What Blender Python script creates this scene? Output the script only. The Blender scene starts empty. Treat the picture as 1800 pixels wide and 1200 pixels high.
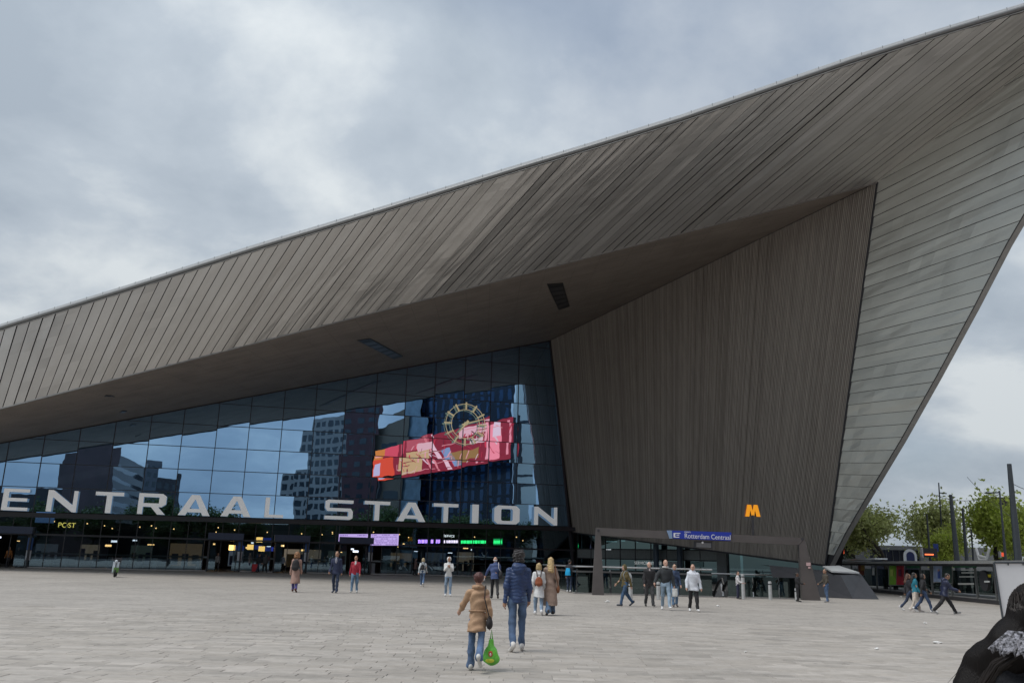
import bpy, math, random
import numpy as np
from mathutils import Matrix, Vector

random.seed(7)
RNG = np.random.default_rng(7)
scene = bpy.context.scene
COL = scene.collection

# ------------------------------------------------------------------ camera
F, CX, CY, EYE = 1490.0, 900.0, 600.0, 1.6
ROLL = math.radians(1.43)
PITCH = math.radians(14.52)
fw = np.array([0, math.cos(PITCH), math.sin(PITCH)])
_u = np.array([0, -math.sin(PITCH), math.cos(PITCH)])
_r = np.array([1.0, 0, 0])
rt = math.cos(ROLL) * _r + math.sin(ROLL) * _u
up = -math.sin(ROLL) * _r + math.cos(ROLL) * _u
CAM = np.array([0, 0, EYE])
cam_data = bpy.data.cameras.new('camera')
cam_data.sensor_width = 36.0
cam_data.lens = 36.0 * F / 1800.0
cam_data.clip_start = 0.1
cam_data.clip_end = 4000
cam = bpy.data.objects.new('camera', cam_data)
COL.objects.link(cam)
M = Matrix.Identity(4)
for i in range(3):
    M[i][0], M[i][1], M[i][2], M[i][3] = rt[i], up[i], -fw[i], CAM[i]
cam.matrix_world = M
scene.camera = cam

# survey helpers: sight lines of the camera met with real planes of the place
def ray(x, y):
    return fw + rt * (x - CX) / F - up * (y - CY) / F
def atY(x, y, Y):
    d = ray(x, y); return CAM + d * (Y / d[1])
def ground_at(x, y, z=0.0):
    d = ray(x, y); return CAM + d * ((z - EYE) / d[2])
def hit(x, y, p0, n):
    d = ray(x, y); return CAM + d * (np.dot(p0 - CAM, n) / np.dot(d, n))
def unit(v):
    v = np.asarray(v, float); return v / np.linalg.norm(v)

# ------------------------------------------------------------------ world, sun, exposure
SUN_EL, SUN_AZ = math.radians(62), math.radians(250)     # azimuth from +Y towards +X
world = bpy.data.worlds.new('World'); scene.world = world
world.use_nodes = True
nt = world.node_tree; nt.nodes.clear()
def N(tree, t, **kw):
    n = tree.nodes.new(t)
    for k, v in kw.items():
        if k.startswith('i_'):
            n.inputs[k[2:].replace('_', ' ')].default_value = v
        else:
            setattr(n, k, v)
    return n
def build_world():
    L = nt.links.new
    sky = N(nt, 'ShaderNodeTexSky', sky_type='NISHITA', sun_disc=False, sun_elevation=SUN_EL, sun_rotation=SUN_AZ)
    tc = N(nt, 'ShaderNodeTexCoord')
    sep = N(nt, 'ShaderNodeSeparateXYZ'); L(tc.outputs['Generated'], sep.inputs[0])
    zc = N(nt, 'ShaderNodeMath', operation='MAXIMUM'); L(sep.outputs['Z'], zc.inputs[0]); zc.inputs[1].default_value = 0.0
    za = N(nt, 'ShaderNodeMath', operation='ADD'); L(zc.outputs[0], za.inputs[0]); za.inputs[1].default_value = 0.34
    dx = N(nt, 'ShaderNodeMath', operation='DIVIDE'); L(sep.outputs['X'], dx.inputs[0]); L(za.outputs[0], dx.inputs[1])
    dy = N(nt, 'ShaderNodeMath', operation='DIVIDE'); L(sep.outputs['Y'], dy.inputs[0]); L(za.outputs[0], dy.inputs[1])
    cmb = N(nt, 'ShaderNodeCombineXYZ'); L(dx.outputs[0], cmb.inputs[0]); L(dy.outputs[0], cmb.inputs[1]); cmb.inputs[2].default_value = CLOUD_SEED
    n1 = N(nt, 'ShaderNodeTexNoise', i_Scale=2.6, i_Detail=8.0, i_Roughness=0.55, i_Distortion=0.12); L(cmb.outputs[0], n1.inputs['Vector'])
    n2 = N(nt, 'ShaderNodeTexNoise', i_Scale=0.75, i_Detail=3.0, i_Roughness=0.5); 
    mp = N(nt, 'ShaderNodeMapping'); mp.inputs['Location'].default_value = (4.3, 1.7, 9.1); L(cmb.outputs[0], mp.inputs[0]); L(mp.outputs[0], n2.inputs['Vector'])
    # light and shade of the cloud layer
    cr = N(nt, 'ShaderNodeValToRGB'); L(n1.outputs['Fac'], cr.inputs[0])
    e = cr.color_ramp.elements
    e[0].position = 0.37; e[0].color = (4.1, 4.75, 5.5, 1)
    e[1].position = 0.64; e[1].color = (7.4, 7.9, 8.2, 1)
    m = e.new(0.5); m.color = (5.1, 5.75, 6.45, 1)
    # cover: mostly closed, thin gaps of blue
    cv = N(nt, 'ShaderNodeValToRGB'); L(n2.outputs['Fac'], cv.inputs[0])
    g = cv.color_ramp.elements
    g[0].position = 0.40; g[0].color = (0.55, 0.55, 0.55, 1)
    g[1].position = 0.50; g[1].color = (0.97, 0.97, 0.97, 1)
    mix = N(nt, 'ShaderNodeMix', data_type='RGBA', clamp_factor=True)
    L(cv.outputs['Color'], mix.inputs['Factor']); L(sky.outputs[0], mix.inputs['A']); L(cr.outputs[0], mix.inputs['B'])
    # an overcast sky is brighter overhead than at the horizon
    gz = N(nt, 'ShaderNodeMapRange'); gz.inputs['To Min'].default_value = 0.86; gz.inputs['To Max'].default_value = 1.45; L(zc.outputs[0], gz.inputs[0])
    hs = N(nt, 'ShaderNodeHueSaturation'); L(gz.outputs[0], hs.inputs['Value']); L(mix.outputs['Result'], hs.inputs['Color'])
    bg = N(nt, 'ShaderNodeBackground'); bg.inputs['Strength'].default_value = SKY_STRENGTH
    L(hs.outputs[0], bg.inputs['Color'])
    out = N(nt, 'ShaderNodeOutputWorld'); L(bg.outputs[0], out.inputs[0])
CLOUD_SEED = 3.4
SKY_STRENGTH = 0.077
build_world()
sun_d = bpy.data.lights.new('sun', 'SUN'); sun_d.energy = 1.85; sun_d.angle = math.radians(28); sun_d.color = (1.0, 0.97, 0.93)
sun = bpy.data.objects.new('sun', sun_d); COL.objects.link(sun)
sd = Vector((math.sin(SUN_AZ) * math.cos(SUN_EL), math.cos(SUN_AZ) * math.cos(SUN_EL), math.sin(SUN_EL)))
sun.rotation_euler = (-sd).to_track_quat('-Z', 'Y').to_euler()
vs = scene.view_settings
vs.view_transform = 'Standard'; vs.look = 'None'; vs.gamma = 1.0; vs.use_curve_mapping = False
vs.exposure = 0.25
scene.render.engine = 'CYCLES'
scene.cycles.max_bounces = 8; scene.cycles.diffuse_bounces = 4; scene.cycles.glossy_bounces = 4
scene.cycles.transparent_max_bounces = 12
scene.cycles.use_denoising = True

# ------------------------------------------------------------------ materials
MATS = {}
def mat(name, col, rough=0.6, metal=0.0, var=0.12, scale=6.0, bump=0.0, bscale=40.0, emit=None, estr=1.0, stretch=(1, 1, 1), coords='Object', spec=0.5, patch=0.0):
    if name in MATS: return MATS[name]
    m = bpy.data.materials.new(name); m.use_nodes = True
    t = m.node_tree; b = t.nodes['Principled BSDF']; L = t.links.new
    b.inputs['Roughness'].default_value = rough; b.inputs['Metallic'].default_value = metal
    b.inputs['Specular IOR Level'].default_value = spec
    c = (*col, 1)
    b.inputs['Base Color'].default_value = c
    tc = N(t, 'ShaderNodeTexCoord'); mp = N(t, 'ShaderNodeMapping'); mp.inputs['Scale'].default_value = stretch
    L(tc.outputs[coords], mp.inputs[0])
    if var:
        no = N(t, 'ShaderNodeTexNoise', i_Scale=scale, i_Detail=5.0, i_Roughness=0.6); L(mp.outputs[0], no.inputs['Vector'])
        rmp = N(t, 'ShaderNodeMapRange'); rmp.inputs['From Min'].default_value = 0.3; rmp.inputs['From Max'].default_value = 0.7
        rmp.inputs['To Min'].default_value = 1 - var; rmp.inputs['To Max'].default_value = 1 + var; L(no.outputs['Fac'], rmp.inputs[0])
        oi = N(t, 'ShaderNodeObjectInfo')
        r2 = N(t, 'ShaderNodeMapRange'); r2.inputs['To Min'].default_value = 1 - patch; r2.inputs['To Max'].default_value = 1 + patch; L(oi.outputs['Random'], r2.inputs[0])
        mul = N(t, 'ShaderNodeMath', operation='MULTIPLY'); L(rmp.outputs[0], mul.inputs[0]); L(r2.outputs[0], mul.inputs[1])
        hs = N(t, 'ShaderNodeHueSaturation'); hs.inputs['Color'].default_value = c; L(mul.outputs[0], hs.inputs['Value'])
        L(hs.outputs[0], b.inputs['Base Color'])
    if bump:
        nb = N(t, 'ShaderNodeTexNoise', i_Scale=bscale, i_Detail=4.0); L(mp.outputs[0], nb.inputs['Vector'])
        bp = N(t, 'ShaderNodeBump'); bp.inputs['Strength'].default_value = bump; bp.inputs['Distance'].default_value = 0.02
        L(nb.outputs['Fac'], bp.inputs['Height']); L(bp.outputs[0], b.inputs['Normal'])
    if emit:
        b.inputs['Emission Color'].default_value = (*emit, 1); b.inputs['Emission Strength'].default_value = estr
    MATS[name] = m
    return m

def glass_mat(name, tint, see, fac, wav=0.0):
    m = bpy.data.materials.new(name); m.use_nodes = True
    t = m.node_tree; t.nodes.clear(); L = t.links.new
    tr = N(t, 'ShaderNodeBsdfTransparent'); tr.inputs[0].default_value = (*see, 1)
    gl = N(t, 'ShaderNodeBsdfGlossy'); gl.inputs['Color'].default_value = (*tint, 1); gl.inputs['Roughness'].default_value = 0.0
    lw = N(t, 'ShaderNodeLayerWeight'); lw.inputs['Blend'].default_value = 0.25
    mr = N(t, 'ShaderNodeMapRange'); mr.inputs['To Min'].default_value = fac; mr.inputs['To Max'].default_value = 0.95
    L(lw.outputs['Fresnel'], mr.inputs[0])
    mx = N(t, 'ShaderNodeMixShader'); L(mr.outputs[0], mx.inputs[0]); L(tr.outputs[0], mx.inputs[1]); L(gl.outputs[0], mx.inputs[2])
    if wav:
        tc = N(t, 'ShaderNodeTexCoord')
        no = N(t, 'ShaderNodeTexNoise', i_Scale=0.55, i_Detail=1.5); L(tc.outputs['Object'], no.inputs['Vector'])
        bp = N(t, 'ShaderNodeBump'); bp.inputs['Strength'].default_value = 1.0; bp.inputs['Distance'].default_value = wav
        L(no.outputs['Fac'], bp.inputs['Height']); L(bp.outputs[0], gl.inputs['Normal'])
    o = N(t, 'ShaderNodeOutputMaterial'); L(mx.outputs[0], o.inputs[0])
    MATS[name] = m
    return m

def emission(name, col, s):
    return mat(name, (0.02, 0.02, 0.02), 0.5, var=0, emit=col, estr=s)

# ------------------------------------------------------------------ mesh builder
class MB:
    def __init__(s): s.v = []; s.f = []; s.m = []
    def add(s, vs_, fs, mi=0):
        o = len(s.v); s.v += [tuple(map(float, p)) for p in vs_]
        s.f += [tuple(o + i for i in q) for q in fs]; s.m += [mi] * len(fs)
        return s
    def quad(s, a, b, c, d, mi=0): return s.add([a, b, c, d], [(0, 1, 2, 3)], mi)
    def box(s, c, size, ax=None, mi=0):
        X, Y, Z = ax if ax is not None else np.eye(3)
        c = np.asarray(c, float); hx, hy, hz = np.asarray(size) / 2
        vs_ = [c + X * hx * i + Y * hy * j + Z * hz * k for k in (-1, 1) for j in (-1, 1) for i in (-1, 1)]
        return s.add(vs_, [(0, 2, 3, 1), (4, 5, 7, 6), (0, 1, 5, 4), (2, 6, 7, 3), (0, 4, 6, 2), (1, 3, 7, 5)], mi)
    def bar(s, p, q, w, h, upv=(0, 0, 1), mi=0):
        p = np.asarray(p, float); q = np.asarray(q, float); X = unit(q - p); upv = np.asarray(upv, float)
        Y = np.cross(upv, X)
        if np.linalg.norm(Y) < 1e-4: Y = np.cross([0, 1.0, 0], X)
        Y = unit(Y); Z = np.cross(X, Y)
        return s.box((p + q) / 2, (np.linalg.norm(q - p), w, h), (X, Y, Z), mi)
    def prism(s, poly, ex, mi=0):
        a = [np.asarray(p, float) for p in poly]; ex = np.asarray(ex, float); n = len(a)
        b = [p + ex for p in a]
        fs = [tuple(range(n)), tuple(range(2 * n - 1, n - 1, -1))] + [(i, n + i, n + (i + 1) % n, (i + 1) % n) for i in range(n)]
        return s.add(a + b, [tuple(reversed(q)) for q in fs], mi)
    def tube(s, pts, rad, n=8, mi=0, cap=True):
        pts = [np.asarray(p, float) for p in pts]
        if np.isscalar(rad): rad = [rad] * len(pts)
        vs_, fs = [], []; prevX = None
        for i, p in enumerate(pts):
            d = unit(pts[min(i + 1, len(pts) - 1)] - pts[max(i - 1, 0)])
            X = np.cross(d, [0, 0, 1.0]) if prevX is None else prevX - d * np.dot(prevX, d)
            if np.linalg.norm(X) < 1e-3: X = np.cross(d, [0, 1.0, 0])
            X = unit(X); prevX = X; Y = np.cross(d, X)
            for k in range(n):
                a = 2 * math.pi * k / n; vs_.append(p + rad[i] * (X * math.cos(a) + Y * math.sin(a)))
        for i in range(len(pts) - 1):
            for k in range(n):
                fs.append((i * n + k, i * n + (k + 1) % n, (i + 1) * n + (k + 1) % n, (i + 1) * n + k))
        if cap:
            fs.append(tuple(range(n - 1, -1, -1))); fs.append(tuple(range((len(pts) - 1) * n, len(pts) * n)))
        return s.add(vs_, fs, mi)
    def ell(s, c, r, nu=10, nv=7, ax=None, mi=0):
        X, Y, Z = ax if ax is not None else np.eye(3); c = np.asarray(c, float)
        vs_, fs = [c - Z * r[2]], []
        for j in range(1, nv):
            th = -math.pi / 2 + math.pi * j / nv
            for i in range(nu):
                a = 2 * math.pi * i / nu
                vs_.append(c + X * r[0] * math.cos(th) * math.cos(a) + Y * r[1] * math.cos(th) * math.sin(a) + Z * r[2] * math.sin(th))
        vs_.append(c + Z * r[2]); T = len(vs_) - 1
        for i in range(nu):
            fs.append((0, 1 + (i + 1) % nu, 1 + i)); fs.append((T, T - nu + i, T - nu + (i + 1) % nu))
        for j in range(nv - 2):
            for i in range(nu):
                a = 1 + j * nu
                fs.append((a + i, a + (i + 1) % nu, a + nu + (i + 1) % nu, a + nu + i))
        return s.add(vs_, fs, mi)
    def build(s, name, m, parent=None, smooth=False):
        me = bpy.data.meshes.new(name)
        off = WPOS.get(parent.name, np.zeros(3)) if parent is not None else getattr(s, 'loc', np.zeros(3))
        me.from_pydata([tuple(np.asarray(p) - off) for p in s.v], [], s.f)
        ms = m if isinstance(m, (list, tuple)) else [m]
        for q in ms: me.materials.append(q)
        if len(ms) > 1: me.polygons.foreach_set('material_index', s.m)
        if smooth: me.polygons.foreach_set('use_smooth', [True] * len(me.polygons))
        me.update()
        return link(name, me, parent, off)
WPOS = {}
def link(name, me, parent=None, pos=None):
    o = bpy.data.objects.new(name, me); COL.objects.link(o)
    if parent is not None:
        o.parent = parent; WPOS[o.name] = WPOS.get(parent.name, np.zeros(3))
    else:
        WPOS[o.name] = np.zeros(3) if pos is None else np.asarray(pos, float)
        o.location = tuple(WPOS[o.name])
    return o
def tag(o, label=None, cat=None, group=None, kind=None):
    if label: o['label'] = label
    if cat: o['category'] = cat
    if group: o['group'] = group
    if kind: o['kind'] = kind
    return o
def thing(name, label, cat, loc=(0, 0, 0), group=None):
    o = bpy.data.objects.new(name, None); COL.objects.link(o); o.location = tuple(map(float, loc)); o.empty_display_size = 0.3
    WPOS[o.name] = np.asarray(loc, float)
    return tag(o, label, cat, group)
def text_mesh(body, size, m, parent, org, X, Z, depth=0.01, name='lettering', align='LEFT', sx=1.0):
    cu = bpy.data.curves.new('txt', 'FONT'); cu.body = body; cu.size = size; cu.extrude = depth; cu.align_x = align
    ob = bpy.data.objects.new('txt', cu); COL.objects.link(ob)
    dg = bpy.context.evaluated_depsgraph_get()
    me = bpy.data.meshes.new_from_object(ob.evaluated_get(dg))
    bpy.data.objects.remove(ob)
    X = unit(X); Z = unit(Z); Y = np.cross(Z, X)
    off = WPOS.get(parent.name, np.zeros(3))
    n = len(me.vertices); co = np.zeros(n * 3); me.vertices.foreach_get('co', co); co = co.reshape(-1, 3)
    w = np.asarray(org) - off + co[:, :1] * sx * X + co[:, 1:2] * Z - co[:, 2:] * Y
    me.vertices.foreach_set('co', w.ravel()); me.materials.clear(); me.materials.append(m); me.update(); me.name = name
    return link(name, me, parent)
# ------------------------------------------------------------------ setting: ground
M_pave = None
def paving_material(name, brick):
    m = bpy.data.materials.new(name); m.use_nodes = True
    t = m.node_tree; b = t.nodes['Principled BSDF']; L = t.links.new
    geo = N(t, 'ShaderNodeNewGeometry')
    big = N(t, 'ShaderNodeTexNoise', i_Scale=0.22, i_Detail=5.0, i_Roughness=0.62); L(geo.outputs['Position'], big.inputs['Vector'])
    fm = N(t, 'ShaderNodeMapping'); fm.inputs['Scale'].default_value = (.45, 1.5, 1); L(geo.outputs['Position'], fm.inputs[0])
    fine = N(t, 'ShaderNodeTexNoise', i_Scale=9.0, i_Detail=6.0, i_Roughness=0.72); L(fm.outputs[0], fine.inputs['Vector'])
    r1 = N(t, 'ShaderNodeMapRange'); r1.inputs['From Min'].default_value = .3; r1.inputs['From Max'].default_value = .7; r1.inputs['To Min'].default_value = .87; r1.inputs['To Max'].default_value = 1.10; L(big.outputs['Fac'], r1.inputs[0])
    r2 = N(t, 'ShaderNodeMapRange'); r2.inputs['From Min'].default_value = .25; r2.inputs['From Max'].default_value = .75; r2.inputs['To Min'].default_value = .72; r2.inputs['To Max'].default_value = 1.22; L(fine.outputs['Fac'], r2.inputs[0])
    mu0 = N(t, 'ShaderNodeMath', operation='MULTIPLY'); L(r1.outputs[0], mu0.inputs[0]); L(r2.outputs[0], mu0.inputs[1])
    # trodden gum and drip stains
    vo = N(t, 'ShaderNodeTexVoronoi', i_Scale=1.3); L(geo.outputs['Position'], vo.inputs['Vector'])
    r3 = N(t, 'ShaderNodeMapRange'); r3.inputs['From Min'].default_value = .035; r3.inputs['From Max'].default_value = .07; r3.inputs['To Min'].default_value = .62; r3.inputs['To Max'].default_value = 1.0; L(vo.outputs['Distance'], r3.inputs[0])
    md = N(t, 'ShaderNodeTexNoise', i_Scale=.9, i_Detail=6.0, i_Roughness=.7); L(geo.outputs['Position'], md.inputs['Vector'])
    r4 = N(t, 'ShaderNodeMapRange'); r4.inputs['From Min'].default_value = .52; r4.inputs['From Max'].default_value = .70; r4.inputs['To Min'].default_value = 1.0; r4.inputs['To Max'].default_value = .74; L(md.outputs['Fac'], r4.inputs[0])
    m34 = N(t, 'ShaderNodeMath', operation='MULTIPLY'); L(r3.outputs[0], m34.inputs[0]); L(r4.outputs[0], m34.inputs[1])
    mu = N(t, 'ShaderNodeMath', operation='MULTIPLY'); L(mu0.outputs[0], mu.inputs[0]); L(m34.outputs[0], mu.inputs[1])
    hs = N(t, 'ShaderNodeHueSaturation'); L(mu.outputs[0], hs.inputs['Value'])
    if brick:
        sxy = N(t, 'ShaderNodeSeparateXYZ'); L(geo.outputs['Position'], sxy.inputs[0])
        rw = N(t, 'ShaderNodeMath', operation='DIVIDE'); L(sxy.outputs['Y'], rw.inputs[0]); rw.inputs[1].default_value = .25
        fl = N(t, 'ShaderNodeMath', operation='FLOOR'); L(rw.outputs[0], fl.inputs[0])
        wn = N(t, 'ShaderNodeTexWhiteNoise', noise_dimensions='1D'); L(fl.outputs[0], wn.inputs['W'])
        ax_ = N(t, 'ShaderNodeMath', operation='MULTIPLY_ADD'); L(wn.outputs['Value'], ax_.inputs[0]); ax_.inputs[1].default_value = 6.2; L(sxy.outputs['X'], ax_.inputs[2])
        cxy = N(t, 'ShaderNodeCombineXYZ'); L(ax_.outputs[0], cxy.inputs[0]); L(sxy.outputs['Y'], cxy.inputs[1])
        br = N(t, 'ShaderNodeTexBrick', offset=0.0, offset_frequency=2); br.inputs['Scale'].default_value = 1.0
        br.inputs['Brick Width'].default_value = 0.62; br.inputs['Row Height'].default_value = 0.25; br.inputs['Mortar Size'].default_value = 0.012
        br.inputs['Color1'].default_value = (0.352, 0.326, 0.293, 1); br.inputs['Color2'].default_value = (0.410, 0.382, 0.346, 1); br.inputs['Mortar'].default_value = (0.256, 0.234, 0.211, 1)
        L(cxy.outputs[0], br.inputs['Vector']); L(br.outputs['Color'], hs.inputs['Color'])
    else:
        at = N(t, 'ShaderNodeAttribute', attribute_name='stone'); oi = N(t, 'ShaderNodeObjectInfo')
        ad = N(t, 'ShaderNodeMath', operation='ADD'); L(at.outputs['Fac'], ad.inputs[0]); L(oi.outputs['Random'], ad.inputs[1])
        fr = N(t, 'ShaderNodeMath', operation='FRACT'); L(ad.outputs[0], fr.inputs[0])
        cr = N(t, 'ShaderNodeValToRGB'); L(fr.outputs[0], cr.inputs[0])
        e = cr.color_ramp.elements; e[0].color = (0.315, 0.292, 0.262, 1); e[1].color = (0.443, 0.410, 0.370, 1)
        k = e.new(.35); k.color = (0.376, 0.345, 0.305, 1); k = e.new(.7); k.color = (0.382, 0.355, 0.320, 1)
        L(cr.outputs[0], hs.inputs['Color'])
    L(hs.outputs[0], b.inputs['Base Color']); b.inputs['Roughness'].default_value = .72
    bp = N(t, 'ShaderNodeBump'); bp.inputs['Strength'].default_value = .5; bp.inputs['Distance'].default_value = .006
    L(fine.outputs['Fac'], bp.inputs['Height']); L(bp.outputs[0], b.inputs['Normal'])
    return m
M_stone = paving_material('plaza_stone', False)
M_pave = paving_material('plaza_far', True)
M_joint = mat('joint_sand', (.27, .26, .245), .95)

PIT = (4.3, 17.2, 48.2, 60.0)         # x0, x1, y0, y1 of the stair well
def build_ground():
    z = -0.012; b = MB(); R = 900
    x0, x1, y0, y1 = PIT
    ys = 26.0
    for (a, c, d, e) in ((-R, ys, R, y0), (-R, y0, x0, y1), (x1, y0, R, y1), (-R, y1, R, R)):
        b.quad((a, c, z), (d, c, z), (d, e, z), (a, e, z))
    b.quad((-R, -R, z), (R, -R, z), (R, 9.0, z), (-R, 9.0, z))
    b.quad((-R, 9, z), (-14, 9, z), (-14, ys, z), (-R, ys, z)); b.quad((18, 9, z), (R, 9, z), (R, ys, z), (18, ys, z))
    g = tag(b.build('plaza', M_pave), 'wide grey stone paved station square', kind='structure')
    bed = MB().quad((-14, 9, -.010), (18, 9, -.010), (18, ys, -.010), (-14, ys, -.010))
    bed.build('joint_bed', M_joint, g)
    # single stones
    stones = []
    y = 9.0; row = 0
    while y < ys - .01:
        x = -14 + random.uniform(0, .6)
        xa = -14
        while xa < 18:
            w = random.choice((.42, .5, .6, .72, .85)) * random.uniform(.96, 1.04)
            xb = min(xa + w, 18)
            if xb - xa > .1: stones.append((xa, xb, y, y + .25))
            xa = xb
        y += .25; row += 1
    J = .004
    def seen(s):
        cx, cy = (s[0] + s[1]) / 2, (s[2] + s[3]) / 2
        v = np.array([cx, cy, 0]) - CAM; zc = v @ fw
        px, py = CX + F * (v @ rt) / zc, CY - F * (v @ up) / zc
        return -10 < px < 1810 and py < 1205
    near = [s for s in stones if s[3] > 10.9 and seen(s)]
    near.sort(key=lambda s: -(s[1] - s[0]) / (s[2] ** 2))
    single = set(near[:300])
    shapes = {}
    mass = MB(); rnd = []
    for s in stones:
        w = s[1] - s[0]; cx, cy = (s[0] + s[1]) / 2, (s[2] + s[3]) / 2
        tilt = (random.gauss(0, .0022), random.gauss(0, .0022)); dz = random.gauss(0, .0016)
        def block(b, cx, cy, tx, ty, dz):
            hw, hh, c = w / 2 - J, .125 - J, .006
            def zz(x, y): return dz + tx * x + ty * y
            v = [(cx + sx * hw, cy + sy * hh, -.03) for sx, sy in ((-1, -1), (1, -1), (1, 1), (-1, 1))]
            v += [(cx + sx * hw, cy + sy * hh, zz(sx * hw, sy * hh) - c) for sx, sy in ((-1, -1), (1, -1), (1, 1), (-1, 1))]
            v += [(cx + sx * (hw - c), cy + sy * (hh - c), zz(sx * hw, sy * hh)) for sx, sy in ((-1, -1), (1, -1), (1, 1), (-1, 1))]
            fs = [(8, 9, 10, 11)] + [(i, (i + 1) % 4, 4 + (i + 1) % 4, 4 + i) for i in range(4)] + [(4 + i, 4 + (i + 1) % 4, 8 + (i + 1) % 4, 8 + i) for i in range(4)]
            b.add(v, fs)
        if s in single:
            key = round(w, 2)
            if key not in shapes:
                b = MB(); block(b, 0, 0, 0, 0, 0)
                o = b.build('paving_stone', M_stone, g); shapes[key] = o.data
            else:
                o = link('paving_stone', shapes[key], g)
            o.location = (cx, cy, dz); o.rotation_euler = (tilt[1], -tilt[0], 0)
        else:
            block(mass, cx, cy, *tilt, dz); rnd += [random.random()] * 9
    o = mass.build('paving_field', M_stone, g); tag(o, kind='stuff')
    a = o.data.attributes.new('stone', 'FLOAT', 'FACE'); a.data.foreach_set('value', rnd)
    return g
plaza = build_ground()
_rd = MB().quad((-260, -130, -.008), (260, -130, -.008), (260, -14, -.008), (-260, -14, -.008)).build('road', mat('asphalt', (.05, .05, .052), .85, var=.2, scale=.5))
tag(_rd, 'dark asphalt street on the far side of the square', kind='structure')

# ------------------------------------------------------------------ the station: key points
FA, FB = ground_at(0, 996.5), ground_at(1000, 1015.7)         # foot of the glass front
fd = unit(FB - FA); fn = np.array([fd[1], -fd[0], 0.0])        # along it, and outward
if fn[1] > 0: fn = -fn
def fac(x, y, off=0.0): return hit(x, y, FA + fn * off, fn)
LFT = atY(0, 717, 64.0); TIP = atY(1543, 320, 58.0)
G1 = fac(968, 598); G0 = fac(1008, 935); GL = fac(0, 778); GB = ground_at(1010, 1015.9)
FOOT = atY(1452, 993, 67.0)
crease = unit((TIP - 13.0 * ray(-315, 1720)) - TIP)
bdir = unit(TIP - LFT)
fascN = unit(np.cross(bdir, crease))
if fascN[2] > 0: fascN = -fascN                                # looks down and out
def fasc(x, y): return hit(x, y, TIP, fascN)
# rim of the roof
rim_px = [(-520, 742), (-120, 618), (0, 581), (225, 512), (450, 441), (675, 374), (900, 305), (1050, 260), (1200, 214), (1350, 163), (1500, 112), (1650, 65), (1800, 20), (2033, -52)]
RIM = [fasc(*p) for p in rim_px]
PROW = RIM[-1]
e1 = bdir; e2 = unit(crease - bdir * np.dot(crease, bdir))
def st(p):            # oblique coordinates on the canopy face: along its lower edge, along the seams
    q = p - TIP; t = np.dot(q, e2) / np.dot(crease, e2); s = np.dot(q - crease * t, bdir); return s, t
RS = np.array([st(p) for p in RIM])
order = np.argsort(RS[:, 0])
BL0 = np.linalg.norm(TIP - LFT)
def steep(s):         # towards the left the canopy face stands up more steeply: its head lies further back
    k = min(1.25, max(0.0, (-s - 8.0) / (BL0 - 8.0))); return 1.0 + .145 * k
RIM = [CAM + (p - CAM) * steep(RS[i, 0]) for i, p in enumerate(RIM)]
def t_rim(s): return float(np.interp(s, RS[order, 0], RS[order, 1]))
BL = BL0
def head_pt(s):
    p = TIP + bdir * s + crease * t_rim(s); return CAM + (p - CAM) * steep(s)

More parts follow.
